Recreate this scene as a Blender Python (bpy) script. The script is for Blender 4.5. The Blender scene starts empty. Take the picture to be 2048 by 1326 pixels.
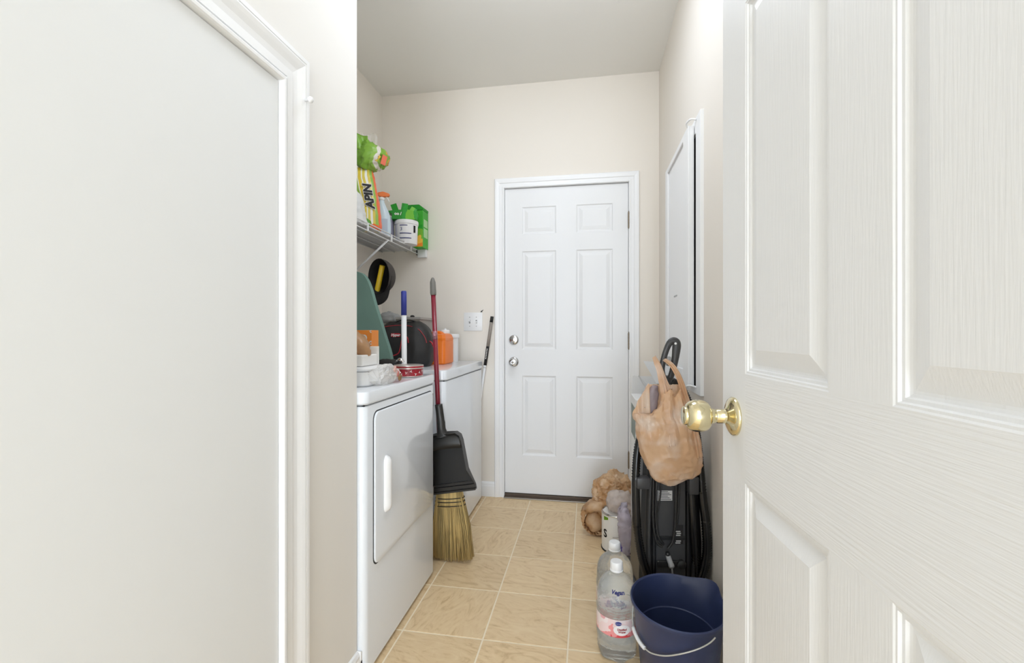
import bpy, bmesh, math, random
from mathutils import Vector, Matrix, noise
random.seed(7)
S = bpy.context.scene
COL = S.collection
PI = math.pi
# ------------------------------------------------------------------ camera
YAW = math.atan(151 / 897.0)
CC, SS = math.cos(YAW), math.sin(YAW)
cam = bpy.data.cameras.new('camera')
cam.sensor_width = 36.0
cam.lens = 897.0 / 2048.0 * 36.0
cam.shift_y = 3.0 / 2048.0
cam.clip_start = 0.02
camo = bpy.data.objects.new('camera', cam)
camo.location = (0, 0, 1.09)
camo.rotation_euler = (PI / 2, 0, YAW)
COL.objects.link(camo)
S.camera = camo
# ------------------------------------------------------------------ world, lamps, fill lights, exposure
w = bpy.data.worlds.new('world'); S.world = w; w.use_nodes = True
w.node_tree.nodes['Background'].inputs[0].default_value = (1, 0.98, 0.95, 1)
w.node_tree.nodes['Background'].inputs[1].default_value = 0.3


def lamp(name, loc, rot, sx, sy, power, col):
    l = bpy.data.lights.new(name, 'AREA'); l.shape = 'RECTANGLE'; l.size = sx; l.size_y = sy
    l.energy = power; l.color = col
    o = bpy.data.objects.new(name, l); o.location = loc; o.rotation_euler = rot; COL.objects.link(o)
    return o


def bulb(name, loc, rad, power, col):
    l = bpy.data.lights.new(name, 'POINT'); l.shadow_soft_size = rad; l.energy = power; l.color = col
    o = bpy.data.objects.new(name, l); o.location = loc; COL.objects.link(o)
    return o


COOL = (0.865, 0.955, 1.085)
LAMP_ROOM = bulb('laundry_ceiling_lamp', (-0.20, 1.62, 2.42), 0.16, 3.0, COOL)
LAMP_PANEL = lamp('laundry_panel_lamp', (-0.20, 1.62, 2.715), (0, 0, 0), 0.6, 0.6, 4.6, COOL)
FILL_HALL = lamp('hall_fill_light', (0.45, -1.6, 2.70), (0, 0, 0), 1.3, 1.3, 7.5, (0.84, 0.955, 1.12))  # unseen overhead fill light, added behind the camera
FILL_FRONT = lamp('front_fill_light', (0.35, -5.8, 1.20), (PI / 2, 0, 0), 1.9, 2.3, 90.0, (0.83, 0.955, 1.13))  # unseen area light added at the hall end as front fill
vs = S.view_settings
vs.view_transform = 'Standard'; vs.look = 'None'; vs.gamma = 1.0; vs.use_curve_mapping = False
vs.exposure = 0.80
S.cycles.max_bounces = 12; S.cycles.diffuse_bounces = 6; S.cycles.transmission_bounces = 12
S.cycles.transparent_max_bounces = 16


# ------------------------------------------------------------------ materials
def lin(c):
    r = []
    for v in c:
        v = v / 255.0
        r.append(v / 12.92 if v <= 0.04045 else ((v + 0.055) / 1.055) ** 2.4)
    return (r[0], r[1], r[2], 1.0)


def mat(name, c, rough=0.5, metal=0.0, var=0.0, vscale=8.0, bump=0.0, bscale=200.0, stretch=(1, 1, 1), coat=0.0, spec=0.5):
    m = bpy.data.materials.new(name); m.use_nodes = True
    nt = m.node_tree; b = nt.nodes['Principled BSDF']
    b.inputs['Base Color'].default_value = lin(c)
    b.inputs['Roughness'].default_value = rough
    b.inputs['Metallic'].default_value = metal
    b.inputs['Specular IOR Level'].default_value = spec
    if coat: b.inputs['Coat Weight'].default_value = coat
    tc = nt.nodes.new('ShaderNodeTexCoord'); mp = nt.nodes.new('ShaderNodeMapping')
    mp.inputs['Scale'].default_value = stretch
    nt.links.new(tc.outputs['Object'], mp.inputs['Vector'])
    if var > 0:
        n = nt.nodes.new('ShaderNodeTexNoise'); n.inputs['Scale'].default_value = vscale; n.inputs['Detail'].default_value = 4
        nt.links.new(mp.outputs['Vector'], n.inputs['Vector'])
        r = nt.nodes.new('ShaderNodeValToRGB')
        k = lin(c); lo = tuple(max(0, x * (1 - var)) for x in k[:3]) + (1,); hi = tuple(min(1, x * (1 + var)) for x in k[:3]) + (1,)
        r.color_ramp.elements[0].color = lo; r.color_ramp.elements[1].color = hi
        r.color_ramp.elements[0].position = 0.3; r.color_ramp.elements[1].position = 0.7
        nt.links.new(n.outputs['Fac'], r.inputs['Fac']); nt.links.new(r.outputs['Color'], b.inputs['Base Color'])
    if bump > 0:
        n2 = nt.nodes.new('ShaderNodeTexNoise'); n2.inputs['Scale'].default_value = bscale; n2.inputs['Detail'].default_value = 3
        nt.links.new(mp.outputs['Vector'], n2.inputs['Vector'])
        bp = nt.nodes.new('ShaderNodeBump'); bp.inputs['Strength'].default_value = bump; bp.inputs['Distance'].default_value = 0.002
        nt.links.new(n2.outputs['Fac'], bp.inputs['Height']); nt.links.new(bp.outputs['Normal'], b.inputs['Normal'])
    return m


def film(name, c, clear=0.25, trans=0.35, rough=0.35, var=0.12, vscale=14, c2=None):
    m = mat(name, c, rough, var=var, vscale=vscale, bump=0.6, bscale=55)
    if c2:
        rr = [n for n in m.node_tree.nodes if n.type == 'VALTORGB'][0]; rr.color_ramp.elements[0].color = lin(c); rr.color_ramp.elements[1].color = lin(c2)
        rr.color_ramp.elements[0].position = .42; rr.color_ramp.elements[1].position = .68
    nt = m.node_tree; b = nt.nodes['Principled BSDF']; out = nt.nodes['Material Output']
    t = nt.nodes.new('ShaderNodeBsdfTranslucent'); t.inputs['Color'].default_value = lin(c)
    tr = nt.nodes.new('ShaderNodeBsdfTransparent'); tr.inputs['Color'].default_value = (0.97, 0.95, 0.92, 1)
    m1 = nt.nodes.new('ShaderNodeMixShader'); m1.inputs[0].default_value = trans
    m2 = nt.nodes.new('ShaderNodeMixShader'); m2.inputs[0].default_value = clear
    nt.links.new(b.outputs[0], m1.inputs[1]); nt.links.new(t.outputs[0], m1.inputs[2])
    nt.links.new(m1.outputs[0], m2.inputs[1]); nt.links.new(tr.outputs[0], m2.inputs[2])
    nt.links.new(m2.outputs[0], out.inputs['Surface'])
    return m


def clearmat(name, ior=1.33, mixt=0.45, tint=(0.985, 0.995, 0.99, 1)):
    m = bpy.data.materials.new(name); m.use_nodes = True; nt = m.node_tree
    nt.nodes.remove(nt.nodes['Principled BSDF']); out = nt.nodes['Material Output']
    g = nt.nodes.new('ShaderNodeBsdfGlass'); g.inputs['IOR'].default_value = ior; g.inputs['Roughness'].default_value = 0.03
    g.inputs['Color'].default_value = tint
    t = nt.nodes.new('ShaderNodeBsdfTransparent'); t.inputs['Color'].default_value = tint
    p = nt.nodes.new('ShaderNodeBsdfPrincipled'); p.inputs['Base Color'].default_value = (.86, .88, .87, 1); p.inputs['Roughness'].default_value = .08
    mx = nt.nodes.new('ShaderNodeMixShader'); mx.inputs[0].default_value = mixt
    m2 = nt.nodes.new('ShaderNodeMixShader'); m2.inputs[0].default_value = .20
    n2 = nt.nodes.new('ShaderNodeTexNoise'); n2.inputs['Scale'].default_value = 42; tc = nt.nodes.new('ShaderNodeTexCoord')
    nt.links.new(tc.outputs['Object'], n2.inputs['Vector'])
    bp = nt.nodes.new('ShaderNodeBump'); bp.inputs['Strength'].default_value = 0.5; bp.inputs['Distance'].default_value = 0.006
    nt.links.new(n2.outputs['Fac'], bp.inputs['Height']); nt.links.new(bp.outputs['Normal'], g.inputs['Normal']); nt.links.new(bp.outputs['Normal'], p.inputs['Normal'])
    nt.links.new(g.outputs[0], mx.inputs[1]); nt.links.new(t.outputs[0], mx.inputs[2])
    nt.links.new(mx.outputs[0], m2.inputs[1]); nt.links.new(p.outputs[0], m2.inputs[2]); nt.links.new(m2.outputs[0], out.inputs['Surface'])
    return m


def bandmat(name, cols, axis='Y', scale=1.0, off=0.0, rough=0.4, warp=0.0, wscale=6.0, const=True, rot=(0, 0, 0)):
    """colours along one object axis (printed packaging)"""
    m = mat(name, cols[0][1], rough); nt = m.node_tree; b = nt.nodes['Principled BSDF']
    tc = [n for n in nt.nodes if n.type == 'TEX_COORD'][0]; mp = [n for n in nt.nodes if n.type == 'MAPPING'][0]
    mp.inputs['Rotation'].default_value = rot
    sx = nt.nodes.new('ShaderNodeSeparateXYZ'); nt.links.new(mp.outputs[0], sx.inputs[0])
    ma = nt.nodes.new('ShaderNodeMath'); ma.operation = 'MULTIPLY_ADD'
    nt.links.new(sx.outputs[axis], ma.inputs[0]); ma.inputs[1].default_value = scale; ma.inputs[2].default_value = off
    src = ma.outputs[0]
    if warp:
        n = nt.nodes.new('ShaderNodeTexNoise'); n.inputs['Scale'].default_value = wscale; nt.links.new(mp.outputs[0], n.inputs['Vector'])
        a2 = nt.nodes.new('ShaderNodeMath'); a2.operation = 'MULTIPLY_ADD'; nt.links.new(n.outputs['Fac'], a2.inputs[0]); a2.inputs[1].default_value = warp
        nt.links.new(src, a2.inputs[2]); src = a2.outputs[0]
    r = nt.nodes.new('ShaderNodeValToRGB'); cr = r.color_ramp
    cr.interpolation = 'CONSTANT' if const else 'LINEAR'
    while len(cr.elements) < len(cols): cr.elements.new(0.5)
    for e, (p, c) in zip(cr.elements, sorted(cols)): e.position = p; e.color = lin(c)
    nt.links.new(src, r.inputs['Fac']); nt.links.new(r.outputs['Color'], b.inputs['Base Color'])
    return m


def tilemat():
    m = mat('ceramic_tile', (203, 178, 142), 0.42); nt = m.node_tree; b = nt.nodes['Principled BSDF']
    tc = [n for n in nt.nodes if n.type == 'TEX_COORD'][0]; mp = [n for n in nt.nodes if n.type == 'MAPPING'][0]
    oi = nt.nodes.new('ShaderNodeObjectInfo')
    mu = nt.nodes.new('ShaderNodeMath'); mu.operation = 'MULTIPLY'; mu.inputs[1].default_value = 4.0; nt.links.new(oi.outputs['Random'], mu.inputs[0])
    fl = nt.nodes.new('ShaderNodeMath'); fl.operation = 'FLOOR'; nt.links.new(mu.outputs[0], fl.inputs[0])
    rt = nt.nodes.new('ShaderNodeMath'); rt.operation = 'MULTIPLY_ADD'; rt.inputs[1].default_value = PI / 2; rt.inputs[2].default_value = 0.25; nt.links.new(fl.outputs[0], rt.inputs[0])
    vr = nt.nodes.new('ShaderNodeVectorRotate'); vr.rotation_type = 'Z_AXIS'; nt.links.new(tc.outputs['Object'], vr.inputs['Vector']); nt.links.new(rt.outputs[0], vr.inputs['Angle'])
    ad = nt.nodes.new('ShaderNodeVectorMath'); ad.operation = 'ADD'; nt.links.new(vr.outputs[0], ad.inputs[0])
    cb = nt.nodes.new('ShaderNodeCombineXYZ'); m3 = nt.nodes.new('ShaderNodeMath'); m3.operation = 'MULTIPLY'; m3.inputs[1].default_value = 31.0
    nt.links.new(oi.outputs['Random'], m3.inputs[0]); nt.links.new(m3.outputs[0], cb.inputs[2]); nt.links.new(cb.outputs[0], ad.inputs[1])
    mp.inputs['Scale'].default_value = (4.5, 13.0, 4.0); nt.links.new(ad.outputs[0], mp.inputs['Vector'])
    n1 = nt.nodes.new('ShaderNodeTexNoise'); n1.inputs['Scale'].default_value = 1.6; n1.inputs['Detail'].default_value = 7; n1.inputs['Roughness'].default_value = 0.62; n1.inputs['Distortion'].default_value = 2.4
    nt.links.new(mp.outputs[0], n1.inputs['Vector'])
    r = nt.nodes.new('ShaderNodeValToRGB'); cr = r.color_ramp; cr.elements[0].position = 0.3; cr.elements[0].color = lin((204, 173, 130)); cr.elements[1].position = 0.66; cr.elements[1].color = lin((233, 208, 168))
    e = cr.elements.new(0.46); e.color = lin((226, 198, 156))
    nt.links.new(n1.outputs['Fac'], r.inputs['Fac'])
    hs = nt.nodes.new('ShaderNodeHueSaturation'); v = nt.nodes.new('ShaderNodeMath'); v.operation = 'MULTIPLY_ADD'; v.inputs[1].default_value = 0.10; v.inputs[2].default_value = 0.95
    nt.links.new(oi.outputs['Random'], v.inputs[0]); nt.links.new(v.outputs[0], hs.inputs['Value']); nt.links.new(r.outputs[0], hs.inputs['Color']); nt.links.new(hs.outputs[0], b.inputs['Base Color'])
    bp = nt.nodes.new('ShaderNodeBump'); bp.inputs['Strength'].default_value = 0.25; bp.inputs['Distance'].default_value = 0.002
    nt.links.new(n1.outputs['Fac'], bp.inputs['Height']); nt.links.new(bp.outputs['Normal'], b.inputs['Normal'])
    return m


WALL = mat('wall_paint', (235, 228, 218), 0.75, bump=0.06, bscale=260)
WALL_NEAR = mat('partition_paint', (235, 232, 227), 0.7, bump=0.05, bscale=260)
CEIL = mat('ceiling_paint', (238, 236, 231), 0.85, bump=0.06, bscale=200)
TRIM = mat('trim_paint', (240, 240, 240), 0.35)
FLUSH = mat('flush_panel_paint', (231, 232, 232), 0.6, bump=0.04, bscale=150)
DOORV = mat('door_paint_vertical_grain', (236, 236, 236), 0.42, bump=0.22, bscale=9, stretch=(34, 34, 1.6))
DOORH = mat('door_paint_horizontal_grain', (236, 236, 236), 0.42, bump=0.5, bscale=9, stretch=(1.2, 30, 34))
BDOOR = mat('back_door_paint', (233, 233, 233), 0.4, bump=0.10, bscale=9, stretch=(34, 34, 2.0))
GROUT = mat('tile_grout', (244, 230, 204), 0.8)
TILE = tilemat()
BRASS = mat('polished_brass', (224, 213, 176), 0.12, 1.0, bump=0.04, bscale=40)
CHROME = mat('satin_chrome', (205, 205, 205), 0.16, 1.0)
STEEL = mat('steel', (160, 155, 148), 0.35, 1.0)
BRONZE = mat('threshold_bronze', (92, 78, 66), 0.5, 0.3)
ENAMEL = mat('white_enamel', (234, 238, 243), 0.16, coat=0.3)
ENAMEL2 = mat('white_handle_plastic', (243, 243, 243), 0.25)
SEAM = mat('dark_gap', (40, 40, 40), 0.8)
BLACK = mat('black_plastic', (34, 34, 35), 0.35, var=0.15)
BLACKM = mat('matte_black_plastic', (30, 29, 28), 0.55)
DARKG = mat('dark_grey_plastic', (60, 60, 61), 0.40)
GREYP = mat('grey_plastic', (150, 150, 150), 0.4)
WHITEP = mat('white_plastic', (238, 238, 238), 0.35)
PAPER = mat('white_card', (236, 234, 230), 0.7, bump=0.05)
INK = mat('black_ink', (30, 28, 30), 0.6)
BLUEINK = mat('blue_ink', (50, 60, 140), 0.6)
REDINK = mat('red_ink', (190, 40, 50), 0.6)
WIRE = mat('white_coated_wire', (228, 228, 228), 0.35)


# ------------------------------------------------------------------ mesh helpers
def BM(): return bmesh.new()


def box(bm, x0, x1, y0, y1, z0, z1, bev=0.0, seg=2):
    b2 = bmesh.new()
    vs_ = [b2.verts.new((x, y, z)) for x in (x0, x1) for y in (y0, y1) for z in (z0, z1)]
    for f in ((0, 1, 3, 2), (4, 6, 7, 5), (0, 4, 5, 1), (2, 3, 7, 6), (0, 2, 6, 4), (1, 5, 7, 3)): b2.faces.new([vs_[i] for i in f])
    bmesh.ops.recalc_face_normals(b2, faces=b2.faces)
    if bev > 0: bmesh.ops.bevel(b2, geom=b2.edges[:], offset=bev, segments=seg, affect='EDGES', profile=0.5)
    merge(bm, b2)
    return bm


def merge(bm, b2, mtx=None):
    if mtx is not None: b2.transform(mtx)
    mp = {v: bm.verts.new(v.co) for v in b2.verts}
    for f in b2.faces:
        try:
            nf = bm.faces.new([mp[v] for v in f.verts]); nf.smooth = f.smooth
        except ValueError: pass
    b2.free()


def rings(bm, rs, closed=True, caps=True, smooth=True):
    """loft a list of rings (each a list of Vectors)"""
    vv = [[bm.verts.new(p) for p in r] for r in rs]
    n = len(vv[0])
    for a, b in zip(vv, vv[1:]):
        for i in range(n if closed else n - 1):
            j = (i + 1) % n
            f = bm.faces.new((a[i], a[j], b[j], b[i])); f.smooth = smooth
    if caps and closed:
        bm.faces.new(list(reversed(vv[0]))); bm.faces.new(vv[-1])
    bmesh.ops.recalc_face_normals(bm, faces=bm.faces)
    return bm


def spline(pts, k=8):
    P = [Vector(p) for p in pts]; out = []
    for i in range(len(P) - 1):
        p0 = P[max(i - 1, 0)]; p1 = P[i]; p2 = P[i + 1]; p3 = P[min(i + 2, len(P) - 1)]
        for j in range(k):
            t = j / k
            out.append(0.5 * ((2 * p1) + (p2 - p0) * t + (2 * p0 - 5 * p1 + 4 * p2 - p3) * t * t + (3 * p1 - p0 - 3 * p2 + p3) * t ** 3))
    out.append(P[-1]); return out


def tube(bm, pts, r, n=10, closed=False, flat=1.0):
    """round tube along points; r number or list"""
    P = [Vector(p) for p in pts]; m = len(P)
    R = r if isinstance(r, (list, tuple)) else [r] * m
    up = Vector((0, 0, 1)); rs = []; prev = None
    for i in range(m):
        if closed: t = (P[(i + 1) % m] - P[i - 1])
        else: t = P[min(i + 1, m - 1)] - P[max(i - 1, 0)]
        t.normalize()
        if prev is None:
            a = t.cross(up)
            if a.length < 1e-3: a = t.cross(Vector((0, 1, 0)))
            a.normalize()
        else:
            a = prev - t * prev.dot(t); a.normalize()
        prev = a; b = t.cross(a)
        rs.append([P[i] + (a * math.cos(2 * PI * k / n) + b * math.sin(2 * PI * k / n) * flat) * R[i] for k in range(n)])
    if closed:
        vv = [[bm.verts.new(p) for p in q] for q in rs]
        for i in range(m):
            a, b = vv[i], vv[(i + 1) % m]
            for k in range(n):
                f = bm.faces.new((a[k], a[(k + 1) % n], b[(k + 1) % n], b[k])); f.smooth = True
        bmesh.ops.recalc_face_normals(bm, faces=bm.faces); return bm
    return rings(bm, rs)


def lathe(bm, prof, c=(0, 0, 0), n=28, M=None, caps=True):
    """prof (r, z) bottom to top around Z"""
    b2 = bmesh.new()
    rs = [[Vector((max(r, 1e-4) * math.cos(2 * PI * k / n), max(r, 1e-4) * math.sin(2 * PI * k / n), z)) for k in range(n)] for r, z in prof]
    rings(b2, rs, caps=caps)
    mt = Matrix.Translation(c)
    if M is not None: mt = mt @ M
    merge(bm, b2, mt); return bm


def prism(bm, poly, y0, y1, bev=0.0):
    """poly of (x, z) extruded along y"""
    b2 = bmesh.new()
    a = [b2.verts.new((x, y0, z)) for x, z in poly]; b = [b2.verts.new((x, y1, z)) for x, z in poly]
    n = len(poly)
    b2.faces.new(a); b2.faces.new(list(reversed(b)))
    for i in range(n): b2.faces.new((a[i], b[i], b[(i + 1) % n], a[(i + 1) % n]))
    bmesh.ops.recalc_face_normals(b2, faces=b2.faces)
    if bev: bmesh.ops.bevel(b2, geom=b2.edges[:], offset=bev, segments=2, affect='EDGES')
    merge(bm, b2); return bm


def textbm(s, size, depth=0.0004, bold=0.0, shear=0.0):
    """flat lettering in XZ plane facing -Y, centred"""
    cu = bpy.data.curves.new('lettering', 'FONT'); cu.body = s; cu.size = size; cu.extrude = depth; cu.offset = bold; cu.shear = shear
    cu.align_x = 'CENTER'; cu.align_y = 'CENTER'; cu.resolution_u = 3
    o = bpy.data.objects.new('lettering', cu); COL.objects.link(o)
    dg = bpy.context.evaluated_depsgraph_get(); me = bpy.data.meshes.new_from_object(o.evaluated_get(dg))
    b = bmesh.new(); b.from_mesh(me)
    bpy.data.objects.remove(o); bpy.data.curves.remove(cu); bpy.data.meshes.remove(me)
    b.transform(Matrix.Rotation(PI / 2, 4, 'X'))
    return b


def link(name, bm, m, parent=None, loc=(0, 0, 0), smooth=None, kind=None):
    me = bpy.data.meshes.new(name)
    if smooth is not None:
        for f in bm.faces: f.smooth = smooth
    bm.to_mesh(me); bm.free(); me.materials.append(m)
    o = bpy.data.objects.new(name, me); o.location = loc; COL.objects.link(o)
    if parent: o.parent = parent
    if kind: o['kind'] = kind
    return o


def empty(name, loc=(0, 0, 0), rz=0.0):
    o = bpy.data.objects.new(name, None); o.location = loc; o.rotation_euler = (0, 0, rz); o.empty_display_size = 0.05
    COL.objects.link(o); return o


def tag(o, label, cat, group=None):
    o['label'] = label; o['category'] = cat
    if group: o['group'] = group
    return o


def struct(o, label=None):
    o['kind'] = 'structure'
    if label: o['label'] = label
    return o


def auto(o, ang=35):
    """smooth shading with sharp edges kept"""
    me = o.data
    for p in me.polygons: p.use_smooth = True
    b = bmesh.new(); b.from_mesh(me)
    for e in b.edges:
        if len(e.link_faces) == 2 and e.calc_face_angle(0) > math.radians(ang): e.smooth = False
    b.to_mesh(me); b.free(); return o


def disk_rot(axis):
    return Matrix.Rotation(PI / 2, 4, 'X') if axis == 'Y' else Matrix.Rotation(-PI / 2, 4, 'Y')


def crumple(bm, amt, sc, seed=0.0, crease=0.9):
    bm.normal_update()
    off = []
    for v in bm.verts:
        p = v.co * sc + Vector((seed, seed * 2.3, -seed))
        d = Vector((noise.noise(p), noise.noise(p + Vector((9, 3, 1))), noise.noise(p + Vector((2, 8, 5))))) * amt
        if crease:
            f = noise.noise(p * 1.25 + Vector((3, 1, 7)), noise_basis='VORONOI_F2F1')
            g = noise.noise(p * 2.6 + Vector((5, 2, 3)), noise_basis='VORONOI_F2F1')
            d += v.normal * amt * crease * ((.24 - f) * 1.0 + (.22 - g) * .6)
        off.append(d)
    for v, d in zip(bm.verts, off): v.co += d


def facet(bm, c, rad, n, d0, d1, seed):
    """press flat facets with sharp creases into a soft body (crumpled film)"""
    rg = random.Random(seed); pl = []
    for i in range(n):
        q = Vector((rg.gauss(0, 1), rg.gauss(0, 1), rg.gauss(0, 1))).normalized(); pl.append((q, rg.uniform(d0, d1)))
    c = Vector(c)
    for v in bm.verts:
        r = v.co - c; e = Vector((r.x / rad[0], r.y / rad[1], r.z / rad[2])); k = 1.0
        for q, d in pl:
            s = q.dot(e)
            if s > d: k = min(k, d / s)
        v.co = c + r * k


# ------------------------------------------------------------------ room shell
H = 2.738; XR = 0.444; YB = 2.936; XA = -1.414; XL = -0.71; YC = 1.30
b = BM(); box(b, -1.5, 1.75, -6.0, 3.05, -0.06, -0.0012)
floor = struct(link('floor', b, GROUT))
b = BM(); box(b, -0.1473, 0.1473, -0.1473, 0.1473, -0.004, 0.0, 0.0008, 1)
me = bpy.data.meshes.new('tile'); b.to_mesh(me); b.free(); me.materials.append(TILE)
for i in range(-4, 4):
    for j in range(0, 10):
        cx = -0.668 + 0.15 + 0.3005 * i; cy = 1.556 + 0.15 + 0.3005 * (j - 5)
        if cx > 0.56 or cx < -1.4 or cy > 3.0 or cy < 0.0: continue
        if cx < -0.8 and cy < 1.3: continue
        o = bpy.data.objects.new('tile', me); o.location = (cx, cy, 0); o.parent = floor; COL.objects.link(o)
b = BM(); box(b, -1.5, 1.75, -6.0, 3.05, H, H + 0.05); struct(link('ceiling', b, CEIL))
b = BM(); box(b, -1.55, XL, -6.0, YC, 0, H); struct(link('wall_left', b, WALL_NEAR))
b = BM(); box(b, -1.55, XA, YC, 3.05, 0, H); struct(link('wall_alcove', b, WALL))
DX0, DX1, DZ = -0.549, 0.262, 2.055
b = BM()
box(b, XA, DX0, YB, YB + 0.12, 0, H); box(b, DX1, XR + 0.1, YB, YB + 0.12, 0, H); box(b, DX0, DX1, YB, YB + 0.12, DZ, H)
struct(link('wall_back', b, WALL))
b = BM(); box(b, XR, XR + 0.1, 0.12, YB, 0, H); struct(link('wall_right', b, WALL))
b = BM(); box(b, XR + 0.1, 1.75, 0.02, 0.12, 0, H); struct(link('wall_front', b, WALL_NEAR))
b = BM(); box(b, 1.75, 1.85, -6.0, 0.12, 0, H); struct(link('wall_hall_right', b, WALL_NEAR))
b = BM(); box(b, -1.5, 1.75, -6.1, -6.0, 0, H); struct(link('wall_hall_back', b, WALL_NEAR))


def casing(name, plane, inner, prof, mt):
    """mitred moulding round an opening. plane maps (a, z, d) to xyz; inner = (a0, a1, ztop)"""
    a0, a1, zt = inner
    root = struct(empty(name))
    for nm, path in (('casing_leg', lambda q: ((a0 - q, 0.0), (a0 - q, zt + q))), ('casing_head', lambda q: ((a0 - q, zt + q), (a1 + q, zt + q))), ('casing_leg', lambda q: ((a1 + q, zt + q), (a1 + q, 0.0)))):
        bm = BM(); r0 = []; r1 = []
        for q, d in prof:
            (s0, z0), (s1, z1) = path(q)
            r0.append(Vector(plane(s0, z0, d))); r1.append(Vector(plane(s1, z1, d)))
        rings(bm, [r0, r1], smooth=False)
        link(nm, bm, mt, root)
    return root


PROF_L = [(0, 0), (0, .013), (.003, .0165), (.009, .017), (.013, .014), (.0145, .009), (.017, .009), (.018, .0125), (.036, .0125), (.037, .0095), (.041, .0095), (.055, .0115), (.068, .016), (.078, .0185), (.081, .0185), (.0825, .016), (.084, .0185), (.094, .0185), (.095, .016), (.095, 0)]
t1 = casing('trim_1', lambda a, z, d: (XL + d, a, z), (0.115, 0.937, 1.677), PROF_L, TRIM)
b = BM(); lathe(b, [(.0035, 0), (.0035, .012), (.007, .014), (.008, .018), (.006, .022), (.001, .023)], (XL + .016, 1.013, 1.668), 14, disk_rot('X').inverted())
o = link('catch', b, TRIM, t1)
b = BM(); box(b, XL, XL + 0.003, 0.118, 0.935, 0.01, 1.674); struct(link('door_3', b, FLUSH))
PROF_B = [(0, 0), (0, .010), (.003, .013), (.010, .013), (.013, .010), (.030, .010), (.034, .014), (.050, .018), (.060, .018), (.0635, .014), (.0635, 0)]
casing('trim_2', lambda a, z, d: (a, YB - d, z), (DX0 + .003, DX1 - .003, DZ - .004), PROF_B, TRIM)
# jamb round the back door, light-blocking slab behind it
jm = struct(empty('trim_3'))
b = BM(); box(b, DX0, DX0 + .004, YB, YB + .1, 0, DZ); link('jamb', b, TRIM, jm)
b = BM(); box(b, DX1 - .004, DX1, YB, YB + .1, 0, DZ); link('jamb', b, TRIM, jm)
b = BM(); box(b, DX0, DX1, YB, YB + .1, DZ - .004, DZ); link('jamb_head', b, TRIM, jm)
b = BM(); box(b, DX0, DX1, YB + .056, YB + .1, 0, DZ); link('light_block_slab', b, SEAM, jm)  # dark slab added behind the door to shut out light and darken gaps
b = BM(); box(b, DX0 + .004, DX1 - .004, YB - .022, YB + .055, 0.0, .010, .002); box(b, DX0 + .004, DX1 - .004, YB + .001, YB + .055, 0.0, .024, .002)
th = struct(link('trim_4', b, BRONZE)); th['label'] = 'bronze threshold'
b = BM(); box(b, DX0 + .004, DX1 - .004, YB - .03, YB - .02, 0.0, .007, .002); link('threshold_edge', b, STEEL, th)


def baseboard(name, x0, x1, y0, y1, nrm):
    """board on a wall; nrm = direction it faces"""
    bm = BM(); prof = [(0, 0), (.014, 0), (.014, .062), (.011, .072), (.011, .078), (.006, .087), (0, .09)]
    e = [(x0, y0), (x1, y1)]
    rings(bm, [[Vector((x + nrm[0] * d, y + nrm[1] * d, z * 1.08)) for d, z in prof] for x, y in e], smooth=False)
    return struct(link(name, bm, TRIM))


baseboard('baseboard_back', XA, DX0 - .0605, YB, YB, (0, -1))
baseboard('baseboard_back_right', DX1 + .0605, XR, YB, YB, (0, -1))
baseboard('baseboard_right', XR, XR, .14, YB, (-1, 0))
baseboard('baseboard_left', XL, XL, 1.035, YC + .014, (1, 0))
baseboard('baseboard_alcove', XL + .014, XA, YC, YC, (0, 1))


# ------------------------------------------------------------------ six-panel doors
def panel_bm(bm, x0, x1, z0, z1, prof):
    rs = []
    for ins, d in prof:
        rs.append([Vector((x0 + ins, d, z0 + ins)), Vector((x1 - ins, d, z0 + ins)), Vector((x1 - ins, d, z1 - ins)), Vector((x0 + ins, d, z1 - ins))])
    rings(bm, rs, caps=False, smooth=False)
    bm.faces.new([v for v in bm.verts[-4:]]) if False else None
    bm.verts.ensure_lookup_table(); bm.faces.new(bm.verts[-4:])
    bmesh.ops.recalc_face_normals(bm, faces=bm.faces)
    c = bm.faces[len(bm.faces) - 1] if False else None
    return bm


def six_panel(name, loc, rz, wd, z0, z1, cols, rows, prof, mv, mh, thick=.035):
    """local x across, visible face at y = 0 looking to -y"""
    r = empty(name, loc, rz)
    xs = [0, cols[0][0], cols[0][1], cols[1][0], cols[1][1], wd]
    for nm, a, c in (('stile', xs[0], xs[1]), ('mullion', xs[2], xs[3]), ('stile', xs[4], xs[5])):
        if nm == 'stile':
            b = BM(); box(b, a, c, 0, thick, z0, z1); link(nm, b, mv, r)
        else:
            for q0, q1 in rows:
                b = BM(); box(b, a, c, 0, thick, q0, q1); link(nm, b, mv, r)
    zz = [z0] + [q for rw in rows for q in rw] + [z1]
    for k in range(0, len(zz), 2):
        b = BM(); box(b, xs[1], xs[4], 0, thick, zz[k], zz[k + 1]); link('rail', b, mh, r)
    for q0, q1 in rows:
        for c0, c1 in cols:
            b = BM(); panel_bm(b, c0, c1, q0, q1, prof); link('panel', b, mv, r)
    return r


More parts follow.
